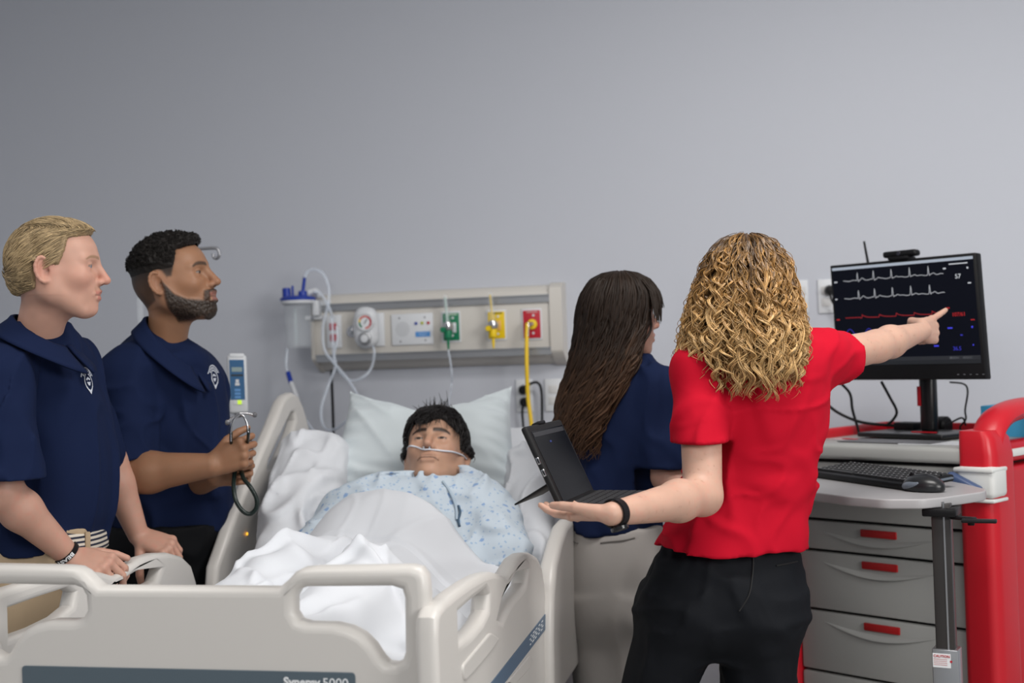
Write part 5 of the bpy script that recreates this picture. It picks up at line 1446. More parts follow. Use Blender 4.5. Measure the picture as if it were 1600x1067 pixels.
# ------------------------------------------------------------------ the patient manikin in the bed
pat = thing('patient_manikin', V3(cen + .05, 3.4, .8), 'training manikin with black wig and nasal tube lying in the bed', 'manikin')
mtopf = lambda y: float(mtop(np.array(y)))
R3 = frame(-FW * .80 + UP * .52 - RT * .13, UP * .85 + FW * .55 + RT * .05); s3 = 1.04; o3 = P(681, 706, 3.70)
skin3 = (.46, .275, .19)
v, q = head_sdf(nose=1.12, jaw=1.10, neck_to=(-.05, 0, -.19), lip=1.0)
hn = normals(v, q)
c = face_colour(v, skin3, (.40, .225, .155), (.02, .012, .010), (.02, .015, .012), brow_w=.0062, blush=.22, eyes_open=.45, brow_k=.97)
x, y, z = v.T
fl_ = (np.exp(-((z + .0665 + 5.0 * y ** 2) / .0016) ** 2) * (x > .07) * (np.abs(y) < .030) * .85)[:, None]; c = c * (1 - fl_) + fl_ * np.array((.10, .045, .03))
hv = place(v, o3, R3, s3)
A = Sdf(.006)
tc_ = P(655, 800, 3.52)
A.u(cap(P(690, 770, 3.70), P(670, 820, 3.58), .05, .06)); A.u(cap(P(570, 820, 3.58), P(760, 825, 3.56), .04, .04), .03)
va, qa = A.mesh(1); ca = skinned(va, qa, np.array(skin3))
V_, Q_, C_ = join([(hv, q, c), (va, qa, ca)]); put('body', V_, Q_, m_skin, pat, True, C_)
# wig: swept fringe over forehead and temples
mk = (((z > .046 + .012 * np.sin(y * 70) + .25 * np.clip(-y, 0, .05)) & (x < .2)) | ((x < .036 - .3 * np.clip(.03 - z, 0, .1)) & (z > -.006)) | (x < -.035) & (z > -.06)).astype(float)
ear2 = (np.linalg.norm((v[:, [0, 2]] - np.array([-.008, -.026])) / np.array([.024, .028]), axis=1) < 1) & (np.abs(y) > .06)
mk[ear2] = 0; mk = smooth_mask(mk, q, len(v), 5)
th = (.008 + .012 * sm01(z, .0, .09)) * mk * (1 + .35 * vnoise(x * 45, y * 45, z * 30)); hf = q[(mk[q] > .12).all(1)]
used = np.unique(hf); remap = -np.ones(len(v), int); remap[used] = np.arange(len(used)); vh = v + hn * (th - .001)[:, None]
Vh = place(vh[used], o3, R3, s3)
cand = np.nonzero(mk > .4)[0]; ri = rng.choice(cand, 2600)
comb3 = lambda p: np.stack([.55 * sm01(p[:, 2], .04, .09) + .1, -.9 * sm01(p[:, 2], .05, .09) * np.ones(len(p)) + .15 * np.sign(p[:, 1]), -.7 * (1 - sm01(p[:, 2], .07, .11)) - .1], 1)
Vs, Qs = strands_on_head(vh[ri], hn[ri], comb3, rng.uniform(.02, .05, len(ri)) * (.4 + .6 * sm01(v[ri][:, 2], .0, .07)), rng.uniform(.0008, .0015, len(ri)), 8, R3, o3, s3, lift=.005, jitter=.3)
# a tuft standing up at the crown
N = 90; up3 = rng.normal(0, .3, (N, 3)) + np.array([-.1, 0, 1.0]); root = np.array([.012, -.005, .112]) + rng.normal(0, 1, (N, 3)) * np.array([.012, .022, .003]); tt_ = np.linspace(0, 1, 9)
pth = root[:, None] + up3[:, None] * (tt_ * .036)[None, :, None] * rng.uniform(.5, 1.1, (N, 1, 1)) + (tt_ ** 2)[None, :, None] * rng.normal(0, .012, (N, 1, 3))
Vu, Qu = tubes(place(pth.reshape(-1, 3), o3, R3, s3).reshape(pth.shape), np.linspace(.0026, .0005, 9)[None] * np.ones((N, 1)), 4)
Vt, Qt = join([(Vh, remap[hf]), (Vs, Qs), (Vu, Qu)])
put('wig', Vt, Qt, mat('wig_black', (.010, .008, .008), .45, spec=.4), pat, True, label='tousled short black wig')
# gown
S = Sdf(.0065)
S.u(cap(P(600, 792, 3.56), P(735, 790, 3.56), .085, .085)); S.u(ell(P(660, 850, 3.46), (.23, .22, .075), [RT, nrm(FW + UP * .36), nrm(UP - FW * .36)]), .08)
S.u(cap(P(545, 805, 3.55), P(500, 850, 3.42), .070, .062), .06); S.u(cap(P(770, 808, 3.52), P(792, 860, 3.38), .072, .066), .06)
S.u(cap(P(640, 765, 3.63), P(730, 763, 3.63), .045, .045), .05)
S.s(ell(P(684, 736, 3.62), (.080, .10, .052)), .012)
S.disp(lambda x, y, z: ridges(x, y, z, 9, .008, (1.3, .6, .6), 6.6) + ridges(x, y, z, 16, .004, (1, .6, 1), 2.6))
v2, q2 = S.mesh(2)
m_gown = mat('gown_print', (.42, .50, .58), .85, bump=(800, .1, .001))
nt = m_gown.node_tree; tcn = nt.nodes.new('ShaderNodeTexCoord')
def motif(scale, lo, hi, cola, colb, prev=None, seed=0.0):
    mp_ = nt.nodes.new('ShaderNodeMapping'); mp_.inputs['Location'].default_value = (seed, seed * 1.7, 0); nt.links.new(tcn.outputs['Object'], mp_.inputs[0])
    vo = nt.nodes.new('ShaderNodeTexVoronoi'); vo.inputs['Scale'].default_value = scale; nt.links.new(mp_.outputs[0], vo.inputs['Vector'])
    no = nt.nodes.new('ShaderNodeTexNoise'); no.inputs['Scale'].default_value = scale * 2.2; nt.links.new(mp_.outputs[0], no.inputs['Vector'])
    ad = nt.nodes.new('ShaderNodeMath'); ad.operation = 'MULTIPLY_ADD'; ad.inputs[1].default_value = .55; nt.links.new(no.outputs['Fac'], ad.inputs[0]); nt.links.new(vo.outputs['Distance'], ad.inputs[2])
    mr = nt.nodes.new('ShaderNodeMapRange'); mr.inputs['From Min'].default_value = lo; mr.inputs['From Max'].default_value = hi; mr.inputs['To Min'].default_value = 1; mr.inputs['To Max'].default_value = 0; nt.links.new(ad.outputs[0], mr.inputs['Value'])
    mx = nt.nodes.new('ShaderNodeMix'); mx.data_type = 'RGBA'; nt.links.new(mr.outputs[0], mx.inputs['Factor'])
    if prev: nt.links.new(prev, mx.inputs['A'])
    else: mx.inputs['A'].default_value = (*cola, 1)
    mx.inputs['B'].default_value = (*colb, 1); return mx.outputs['Result']
r_ = motif(70, .44, .56, (.47, .54, .61), (.30, .41, .56)); r_ = motif(30, .43, .50, None, (.22, .33, .53), r_, 3.1)
nt.links.new(r_, nt.nodes['Principled BSDF'].inputs['Base Color'])
gown = put('hospital_gown', v2, q2, m_gown, pat, label='pale blue hospital gown with small floral print')
gb = BVHTree.FromPolygons([tuple(p) for p in v2], [tuple(p) for p in q2])
def on_gown(px, py):
    r = ray(px, py); h = gb.ray_cast(Vector(CAMPOS), Vector(nrm(r)), 9); return np.array(h[0]) - nrm(r) * .004 if h[0] is not None else P(px, py, 3.45)
MB().tube([on_gown(*p) for p in ((692, 752), (703, 768), (712, 790), (714, 812))], .004, 8).build('gown_neckband', mat('gown_edge', (.36, .44, .52), .85), gown)
MB().tube([on_gown(*p) for p in ((716, 790), (719, 800), (716, 812), (718, 822))], .0035, 8).build('gown_tie', mat('gown_tie_dark', (.05, .09, .14), .8), gown)  # tie string in a dark blue
# nasal cannula
hb_ = BVHTree.FromPolygons([tuple(p) for p in hv], [tuple(p) for p in q])
def on_face(px, py, off=.003):
    r = ray(px, py); h = hb_.ray_cast(Vector(CAMPOS), Vector(nrm(r)), 9); return np.array(h[0]) - nrm(r) * off if h[0] is not None else P(px, py, 3.64)
t = thing('nasal_cannula', P(683, 700, 3.6), 'thin clear nasal oxygen tube across the face of the manikin', 'oxygen tube')
MB().tube([on_face(*p) for p in ((634, 706), (640, 697), (650, 698), (661, 702), (672, 702), (690, 704), (708, 706), (722, 711), (729, 717))], .0024, 8).build('cannula_tube', mat('cannula_clear', (.78, .82, .9), .15, alpha=.8), t)
for px in (662, 671): MB().tube([on_face(px, 702), on_face(px, 698, .001)], .0022, 8).build('nasal_prong', mat('cannula_clear', (0, 0, 0)), t)

# ------------------------------------------------------------------ pillow, sheet and bedding
def patch(cTL, cTR, cBL, cBR, thick, sag, nu=70, nv=54, pinch=.10, wr=.006, seed=0., sagtop=.30):
    U, Vv = np.meshgrid(np.linspace(-1, 1, nu), np.linspace(-1, 1, nv), indexing='ij')
    a = (U + 1) / 2; b = (Vv + 1) / 2
    e = .5 * pinch
    a2 = a + e * (-np.sign(U)) * (1 - np.abs(Vv) ** 3) * np.abs(U) ** 4 * .5; b2_ = b + e * (-np.sign(Vv)) * (1 - np.abs(U) ** 3) * np.abs(Vv) ** 4 * .6
    b2_ = b2_ - sagtop * (1 - np.abs(U + .05) ** 1.3) * b ** 3
    B = (cBL[None, None] * (1 - a2)[..., None] + cBR * a2[..., None]) * (1 - b2_)[..., None] + (cTL * (1 - a2)[..., None] + cTR * a2[..., None]) * b2_[..., None]
    n = nrm(np.cross(cBR - cBL, cTL - cBL)); n = n if n @ FW < 0 else -n
    H = thick * np.clip((1 - np.abs(U) ** 2.6) * (1 - np.abs(Vv) ** 2.6), 0, 1) ** .55
    dent = sag * np.exp(-((U - .12) / .42) ** 2 - ((Vv - .1) / .75) ** 2)
    w = wr * (1 - np.abs(vnoise(U * 4 + seed + 2 * Vv, Vv * 1.2 + seed, U * 0 + seed))) ** 3 * np.clip(1.2 - .6 * (U ** 2 + Vv ** 2), 0, 1) * 2
    rim = (np.abs(U) > .96) | (np.abs(Vv) > .96)
    w = np.where(rim, 0, w) + wr * .8 * np.sin(U * 9 + Vv * 22 + 3 * vnoise(U * 2, Vv * 2, U * 0)) * sm01(np.maximum(np.abs(U), np.abs(Vv)), .55, .9) * (~rim)
    up = B + n * (H - dent + w)[..., None]; dn = B - n * (H * .7)[..., None]
    # sag of the top edge
    V = np.vstack([up.reshape(-1, 3), dn.reshape(-1, 3)]); o = nu * nv; F = []
    idx = np.arange(o).reshape(nu, nv)
    A0, A1, A2, A3 = idx[:-1, :-1].ravel(), idx[1:, :-1].ravel(), idx[1:, 1:].ravel(), idx[:-1, 1:].ravel()
    Q = np.vstack([np.stack([A0, A1, A2, A3], 1), np.stack([A0, A3, A2, A1], 1) + o])
    return V, Q
m_pil = mat('pillow_case', (.60, .66, .69), .8, sheen=.15, bump=(600, .06, .001))
V, Q = patch(P(548, 608, 4.12), P(800, 606, 4.08), P(505, 765, 3.86), P(812, 765, 3.84), .085, .05, wr=.007)
put('pillow', V, Q, m_pil, None, label='pale blue-white pillow propped behind the head of the manikin', cat='pillow')
t = thing('pillow_tag', P(531, 712, 3.84), 'small white care label hanging off the pillow edge', 'label')
MB().box(P(527, 712, 3.86), (.022, .002, .045), [nrm(RT + UP * .5), FW, nrm(UP - RT * .5)]).build('tag_paper', m_print, t, False)
MB().box(P(517, 731, 3.855), (.014, .003, .020), [nrm(RT + UP * .5), FW, nrm(UP - RT * .5)]).build('tag_print', m_blue, t, False)
# blanket sheet as a draped surface
edge_px = [(330, 905, .80), (415, 862, .90), (480, 816, .98), (530, 782, 1.03), (600, 768, 1.055), (660, 772, 1.05), (720, 806, 1.0), (800, 866, .90), (835, 905, .80)]
E_ = np.array([onplane(px, py, 2, zz) for px, py, zz in edge_px])
xs_ = np.linspace(cen - .475, cen + .475, 150)
yt = np.interp(xs_, E_[:, 0], E_[:, 1])
k_ = np.ones(25) / 25; yt = np.convolve(np.pad(yt, 12, mode='edge'), k_, 'valid')
nv_ = 190
T_ = np.linspace(0, 1, nv_)
XX = np.repeat(xs_[:, None], nv_, 1); YY = 2.27 + (yt[:, None] - 2.27) * T_[None]
xc = cen + .05
def body_h(x, y):
    base = mtop(y)
    d = np.abs(x - xc)
    tw = sm01(y, 2.9, 3.25)
    tor = (.225) * np.exp(-(d / .27) ** 3.0) * tw
    lg = np.maximum(.115 * np.exp(-(np.abs(x - xc - .10) / .10) ** 2.2), .115 * np.exp(-(np.abs(x - xc + .11) / .10) ** 2.2)) * (1 - tw)
    kn = .07 * np.exp(-((y - 2.85) / .28) ** 2) * np.exp(-(d / .30) ** 4)
    tent = .10 * np.exp(-((y - 2.55) / .45) ** 2) * np.exp(-(d / .34) ** 4)
    return base + tor + lg * .7 + kn + tent
ZZ = body_h(XX, YY) + .012
side = np.clip((np.abs(XX - cen) - .395) / .08, 0, 1); ZZ -= .16 * side ** 1.6
def fold(x, y, ang, f, amp, sharp, off):
    u = x * math.cos(ang) + y * math.sin(ang); w = -x * math.sin(ang) + y * math.cos(ang)
    n = vnoise(u * f + off + .8 * vnoise(u * 3 + off, w * 3, u * 0), w * f * .28 + off, u * 0 + off)
    return amp * np.exp(-(n / sharp) ** 2)
calm = 1 - .75 * sm01(T_[None] * np.ones_like(XX), .70, .82)
ZZ += calm * (fold(XX, YY, .5, 7, .030, .22, 3.) + fold(XX, YY, -.6, 8, .026, .22, 11.) + fold(XX, YY, .15, 15, .012, .22, 7.) + fold(XX, YY, -.2, 6, .018, .3, 17.))
ZZ += .010 * (T_[None] > .80) * sm01(T_[None] * np.ones_like(XX), .79, .81) - .012 * sm01(T_[None] * np.ones_like(XX), .975, 1.0)
top = np.stack([XX, YY, ZZ], -1); nu_ = len(xs_)
V = np.vstack([top.reshape(-1, 3), (top - np.array([0, 0, .006])).reshape(-1, 3)]); o_ = nu_ * nv_; idx = np.arange(o_).reshape(nu_, nv_)
A0, A1, A2, A3 = idx[:-1, :-1].ravel(), idx[1:, :-1].ravel(), idx[1:, 1:].ravel(), idx[:-1, 1:].ravel()
Q = np.vstack([np.stack([A0, A1, A2, A3], 1), np.stack([A0, A3, A2, A1], 1) + o_, np.stack([idx[:-1, -1], idx[1:, -1], idx[1:, -1] + o_, idx[:-1, -1] + o_], 1), np.stack([idx[:-1, 0], idx[:-1, 0] + o_, idx[1:, 0] + o_, idx[1:, 0]], 1)])
put('blanket', V, Q, mat('white_blanket', (.60, .62, .66), .85, sheen=.1, bump=(500, .05, .001)), None, label='rumpled white top sheet covering the manikin up to the chest', cat='sheet')
# bunched sheet beside the left head rail
S = Sdf(.008)
for (a, b_, r) in ((P(500, 700, 3.90), P(455, 780, 3.70), .075), (P(470, 690, 3.92), P(438, 790, 3.62), .06), (P(452, 780, 3.66), P(425, 860, 3.40), .06), (P(500, 760, 3.75), P(470, 850, 3.50), .08)):
    S.u(cap(a - Z * .05, b_ - Z * .05, r, r), .05)
S.disp(lambda x, y, z: ridges(x, y, z, 9, .014, (1.4, .4, .4), 5.1) + ridges(x, y, z, 17, .007, (1.4, .4, .4), 1.1))
v2, q2 = S.mesh(2); put('bunched_sheet', v2, q2, m_linen, None, label='white sheet bunched up between the pillow and the left head rail', cat='sheet')
S = Sdf(.008)
for (a, b_, r) in ((P(815, 700, 3.90), P(828, 800, 3.70), .06), (P(828, 760, 3.75), P(838, 850, 3.50), .055)):
    S.u(cap(a - Z * .05, b_ - Z * .05, r, r), .05)
S.disp(lambda x, y, z: ridges(x, y, z, 9, .010, (1.4, .4, .4), 7.1))
v2, q2 = S.mesh(2); put('bunched_sheet', v2, q2, m_linen, None, label='grey-white sheet edge sagging right of the pillow', cat='sheet')

# ------------------------------------------------------------------ the long-haired woman
w1 = thing('person', P(955, 1067, 3.58) * V3(1, 1, 0), 'woman with long dark brown hair in navy shirt and light trousers', 'person')
R4 = frame(RT * .93 + FW * .36 + UP * .02, UP); s4 = 1.0; o4 = P(969, 491, 3.55)
skin4 = (.36, .20, .15)
v, q = head_sdf(nose=.95, jaw=.93, female=True, neck_to=(-.045, 0, -.19))
c = face_colour(v, skin4, (.30, .12, .11), (.03, .018, .012), (.04, .025, .015), brow_w=.0034, blush=.3)
hv = place(v, o4, R4, s4)
A = Sdf(.005); shR, elR, wrR = P(1030, 612, 3.50), P(1040, 745, 3.46), P(1085, 775, 3.40)
arm(A, shR, elR, wrR, (.042, .038, .036, .024)); shL, elL, wrL = P(915, 612, 3.60), P(905, 735, 3.66), P(985, 760, 3.78)
arm(A, shL, elL, wrL, (.042, .038, .036, .024))
for wr_, d_ in ((wrR, nrm(wrR - elR)), (wrL, nrm(wrL - elL))):
    a_, b_, go = hand(A, wr_, d_, UP, .92); n_ = np.cross(a_, b_); go(n_ if n_ @ FW < 0 else -n_)
A.u(cap(P(970, 600, 3.57), P(965, 780, 3.60), .08, .09), .03); A.u(cap(shL, shR, .05, .05), .03)
va, qa = A.mesh(1); ca = skinned(va, qa, np.array(skin4))
V_, Q_, C_ = join([(hv, q, c), (va, qa, ca)]); put('body', V_, Q_, m_skin, w1, True, C_)
S = Sdf(.0062)
S.u(rows_loft([(566, 955, 1005, 3.57, .06), (582, 930, 1025, 3.57, .09), (610, 912, 1040, 3.57, .115), (660, 908, 1038, 3.57, .12), (720, 905, 1030, 3.58, .115), (780, 892, 1028, 3.58, .115), (832, 884, 1030, 3.58, .12)], 2.3))
S.u(cap(P(1005, 588, 3.55), shR, .05, .060), .05); S.u(cap(P(945, 588, 3.58), shL, .05, .055), .05)
S.u(cap(shR, P(1037, 705, 3.47), .062, .060), .04); S.u(cap(P(1037, 700, 3.47), P(1040, 740, 3.462), .060, .064), .02)
S.u(cap(shL, P(907, 700, 3.65), .058, .056), .04)
S.cut(P(960, 824, 3.58), nrm(-UP))
S.disp(lambda x, y, z: ridges(x, y, z, 7, .006, (1, 1, .5), 12.3) + ridges(x, y, z, 13, .003, (1, 1, .7), 3.1))
S.s(cutter(P(1040, 731, 3.465), -UP, P(1036, 690, 3.47), P(1044, 830, 3.45), .082))
v2, q2 = S.mesh(2); put('navy_shirt', v2, q2, m_navy, w1)
collar(w1, P(982, 572, 3.56), frame(RT * .80 + FW * .6, UP), .066, .060, .05, .42, .34, m_navy, back_up=.026, front_dn=.045)
S = Sdf(.007)
S.u(rows_loft([(815, 886, 1028, 3.58, .118), (850, 883, 1030, 3.58, .13), (900, 878, 1034, 3.585, .145), (950, 880, 1036, 3.59, .15), (985, 890, 1028, 3.59, .12), (1010, 920, 1000, 3.59, .07)], 2.3))
hL, hR = P(922, 985, 3.60), P(995, 985, 3.56)
leg_lofts(S, [([(930, 880, 965, 3.60, .12), (1000, 889, 975, 3.60, .115), (1067, 899, 983, 3.60, .11), (1140, 905, 985, 3.60, .105)], (hL[0] + .03, hL[1], .07)), ([(930, 955, 1036, 3.56, .12), (1000, 958, 1034, 3.56, .115), (1067, 962, 1032, 3.56, .11)], (hR[0], hR[1], .07))])
S.cut(P(960, 823, 3.58), UP)
S.disp(lambda x, y, z: ridges(x, y, z, 7, .007, (1.2, 1.2, .35), 6.3) + ridges(x, y, z, 26, .0035, (1, 1, .15), 3.1) * sm01(z, .93, .98))
v3, q3 = S.mesh(2); tr_ = put('trousers', v3, q3, mat('stone_trouser', (.33, .31, .295), .8, bump=(600, .1, .001), var=(16, .05)), w1)
tb = BVHTree.FromPolygons([tuple(p) for p in v3], [tuple(p) for p in q3])
for pts in (((938, 848), (955, 846), (975, 844), (992, 840)), ((885, 838), (894, 844), (903, 849))):
    MB().tube([on_(tb, *p) for p in pts], .0022, 6).build('pocket_seam', mat('seam_grey', (.17, .16, .15), .8), tr_)
shoes(w1, [V3(hL[0] + .03, hL[1], 0), V3(hR[0], hR[1], 0)], FW, m_shoe)
# long hair: locks falling over the crown down the back
def bell_paths(N, prof, sr, phr, R, o, s, seg, wave, wl, q=(.86, 1.0), end=None, off=None, grow=4.0, coh=None):
    """locks running from near the crown down a bell-shaped hair volume, by arc length.
    prof: (z, radius_x, radius_y, centre_x) rows in the head frame; sr: start range along the profile in metres"""
    pr = np.array(prof); pr = np.column_stack([np.interp(np.linspace(0, len(pr) - 1, 200), np.arange(len(pr)), pr[:, k]) for k in range(4)])
    arc = np.concatenate([[0], np.cumsum(np.hypot(np.diff(pr[:, 0]), np.diff((pr[:, 1] + pr[:, 2]) / 2)))])
    ph = rng.uniform(*phr, N); s0 = sr[0] + (sr[1] - sr[0]) * rng.random(N) ** 1.3
    zend = end(ph, rng.random(N)); s1_ = np.interp(-zend, -pr[:, 0], arc)
    t = np.linspace(0, 1, seg)[None]; ss = s0[:, None] + (s1_ - s0)[:, None] * t
    f = lambda k: np.interp(ss, arc, pr[:, k])
    zz = f(0); qq = rng.uniform(*q, N)[:, None]
    amp, L_ = wave; a = np.minimum(1, t * grow) * amp * rng.uniform(.55, 1.25, (N, 1)); fr = (s1_ - s0)[:, None] / wl * rng.uniform(.8, 1.25, (N, 1)); p0 = rng.uniform(0, 6.28, (N, 1)) if coh is None else ph[:, None] * coh + rng.normal(0, .55, (N, 1))
    phs = ph[:, None] + (rng.normal(0, .10, (N, 1)) * t)
    x = f(3) + f(1) * qq * np.cos(phs); y = f(2) * qq * np.sin(phs)
    tx, ty = -np.sin(phs), np.cos(phs); wob = 6.283 * (fr * t + .25 * np.sin(t * 9 + p0 * 3))
    h1 = a * np.cos(p0 + wob) * (1 if coh is not None else rng.choice([-1., 1.], (N, 1))); h2 = a * np.sin(p0 + wob) * L_
    P_ = np.stack([x + tx * h1 + np.cos(phs) * h2, y + ty * h1 + np.sin(phs) * h2, zz + (qq - 1) * .10 * (zz > .05)], -1)
    if off is not None: P_ = P_ + off(P_, ph[:, None], t)
    return place(P_.reshape(-1, 3), o, R, s).reshape(P_.shape), ph, t
prof4 = [(.119, .012, .010, .0), (.112, .050, .042, -.002), (.095, .082, .068, -.004), (.06, .105, .090, -.006), (.02, .113, .097, -.010), (-.03, .112, .100, -.016), (-.08, .105, .105, -.030), (-.14, .092, .115, -.052), (-.22, .082, .120, -.080), (-.32, .070, .115, -.10), (-.46, .060, .09, -.11)]
def ez4(ph, r):
    a = np.abs(((ph + math.pi) % (2 * math.pi)) - math.pi)       # 0 at the face, pi at the back
    return np.where(a < .95, -.16 - .10 * r, np.where(a < 1.6, -.20 - .12 * r, -.30 - .10 * r))
offw = lambda p, ph, t: np.stack([0 * t - .0 * ph, .055 * sm01(-p[..., 2], .10, .40), 0 * t * ph], -1)
Vs_all = []
face_gap = .95
Pth, ph, t = bell_paths(900, prof4, (.0, .07), (face_gap, 2 * math.pi - face_gap), R4, o4, s4, 34, (.016, .5), .15, (.90, 1.0), ez4, offw, 1.2, 5.0)
rad_ = rng.uniform(.0022, .0042, (900, 1)) * np.clip(np.minimum(1.0, (1 - t) * 4 + .15), 0, 1)
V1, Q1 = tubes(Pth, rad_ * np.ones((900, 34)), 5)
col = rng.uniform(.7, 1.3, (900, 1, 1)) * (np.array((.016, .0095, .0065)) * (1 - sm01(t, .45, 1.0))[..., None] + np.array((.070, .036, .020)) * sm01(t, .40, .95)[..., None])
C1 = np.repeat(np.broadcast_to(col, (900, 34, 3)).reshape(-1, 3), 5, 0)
# fringe swept to the side of the face
Pf, phf, tf = bell_paths(200, prof4, (.0, .04), (-1.0, 1.0), R4, o4, s4, 22, (.003, .4), .15, (.95, 1.01), lambda p, r: .034 - .02 * r - .045 * (np.abs(p) > .62), lambda p, ph, t: np.stack([.006 * t + 0 * ph, np.sign(ph) * .030 * t ** 1.5, 0 * t * ph], -1))
V2, Q2 = tubes(Pf, rng.uniform(.002, .0034, (200, 1)) * np.clip((1.05 - tf) * 3, 0.1, 1), 5); C2 = np.tile(np.array((.015, .009, .006)), (len(V2), 1))
S = Sdf(.006)
for i in range(len(prof4) - 2):
    (z0, a0, b0, c0), (z1, a1, b1, c1_) = prof4[i + 1], prof4[i + 2]
    if z0 < -.26: break
    S.u(ell((c0 - (.0 if z0 > .02 else .016), .055 * float(sm01(np.array(-z0), .10, .40)), z0 - .01), (a0 * (.86 if z0 > .02 else .72), b0 * .86, .012 if z0 > .1 else (.022 if z0 > .08 else .045))), .03)
S.s(ell((.110, 0, -.045), (.062, .075, .10)), .01)
v5, q5 = S.mesh(2); V3c = place(v5, o4, R4, s4)
Vt, Qt, Ct = join([(V1, Q1, C1), (V2, Q2, C2), (V3c, q5, np.tile(np.array((.008, .005, .0035)), (len(v5), 1)))])
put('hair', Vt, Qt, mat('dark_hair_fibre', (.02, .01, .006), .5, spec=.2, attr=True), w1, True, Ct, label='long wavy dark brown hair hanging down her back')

# ------------------------------------------------------------------ the curly-haired woman in red
w2 = thing('person', P(1150, 1067, 3.03) * V3(1, 1, 0), 'woman with curly blonde hair in red tee pointing at the monitor', 'person')
R5 = frame(FW * .86 + RT * .50, UP); s5 = 1.0; o5 = P(1168, 468, 3.02)
skin5 = (.50, .31, .235)
v, q = head_sdf(h=.003, nose=.95, jaw=.93, female=True, neck_to=(-.03, 0, -.19))
c = face_colour(v, skin5, (.4, .16, .14), (.2, .12, .06), (.1, .15, .2)); hv = place(v, o5, R5, s5)
A = Sdf(.0036)
shL, elL, wrL = P(1093, 580, 2.97), P(1098, 775, 2.85), P(955, 803, 2.575)
arm(A, shL, elL, wrL, (.050, .043, .042, .024))
a_, b_, go = hand(A, wrL, -RT * .64 + FW * .76 - UP * .13, -FW * .7 - RT * .6, .98, ((8, 14, 10),) * 4, thumb=((.8, .5, -.25), (.95, .25, -.15), (.97, .1, -.1)))
n_ = np.cross(a_, b_); go(n_ if n_ @ UP < 0 else -n_)
shR, elR, wrR = P(1282, 560, 3.07), P(1370, 541, 3.22), P(1442, 517, 3.38)
arm(A, shR, elR, wrR, (.046, .040, .038, .023))
d_ = RT * .60 + FW * .80 + UP * .07
a_, b_, go = hand(A, wrR, d_, UP * .9 + FW * .25, .98, ((-10, 2, 2), (78, 92, 50), (82, 92, 50), (84, 92, 50)), spread=(.22, .0, 0, 0), thumb=((.55, .25, -.75), (.8, -.35, -.45), (.6, -.75, -.3)))
n_ = np.cross(a_, b_); go(n_ if n_ @ FW < 0 else -n_)
A.u(cap(P(1190, 560, 3.03), P(1180, 790, 3.04), .09, .10), .03); A.u(cap(shL, P(1265, 560, 3.07), .05, .05), .03)
va, qa = A.mesh(1); ca = skinned(va, qa, np.array(skin5), red=.10)
fr_ = np.clip(vnoise(va[:, 0] * 150, va[:, 1] * 150, va[:, 2] * 150) - .62, 0, 1) * 1.6; ca = ca * (1 - fr_[:, None] * np.array((.45, .6, .65)))
V_, Q_, C_ = join([(hv, q, c), (va, qa, ca)]); put('body', V_, Q_, m_skin, w2, True, C_)
# red tee
m_redtee = mat('red_tee', (.42, .003, .017), .85, spec=.15, bump=(1200, .1, .0006), var=(12, .04))
S = Sdf(.0052)
S.u(rows_loft([(518, 1150, 1225, 3.03, .06), (535, 1115, 1275, 3.03, .085), (560, 1088, 1290, 3.03, .105), (600, 1082, 1292, 3.03, .115), (650, 1084, 1290, 3.03, .12), (700, 1084, 1280, 3.03, .115), (750, 1075, 1268, 3.03, .112), (800, 1055, 1257, 3.03, .122), (860, 1026, 1253, 3.03, .140)], 2.3))
S.u(cap(P(1130, 550, 3.02), shL, .05, .062), .06); S.u(cap(P(1230, 545, 3.05), P(1285, 556, 3.07), .05, .062), .05)
ta = lambda f: shL + (elL - shL) * f
S.u(cap(shL, ta(.4), .062, .061), .03); S.u(cap(ta(.4), ta(.8), .061, .063), .015)
S.u(cap(P(1280, 558, 3.07), P(1312, 560, 3.125), .060, .056), .03); S.u(cap(P(1312, 560, 3.125), P(1340, 556, 3.17), .056, .056), .02)
S.cut(P(1140, 849, 3.03), nrm(-UP))
def f5(x, y, z):
    d = (z - P(1150, 760, 3.0)[2])
    a = ridges(x, y, z, 9, .006, (.7, .7, 1.5), 6.1) * (.4 + .8 * np.exp(-(d / .12) ** 2)) + ridges(x, y, z, 15, .0035, (.6, .6, 1.4), 2.2) * np.exp(-(d / .14) ** 2)
    return a + ridges(x, y, z, 6, .005, (1, 1, .6), 14.4) + .0025 * vnoise(x * 9, y * 9, z * 9)
S.disp(f5)
S.s(cutter(P(1094, 691, 2.92), nrm(-UP + RT * .03), ta(.4), ta(1.3), .080))
S.s(cutter(P(1316, 563, 3.13), nrm(RT * .72 + FW * .60 - UP * .08), P(1312, 560, 3.12), P(1390, 550, 3.26), .085))
v2, q2 = S.mesh(2); put('red_tee', v2, q2, m_redtee, w2)
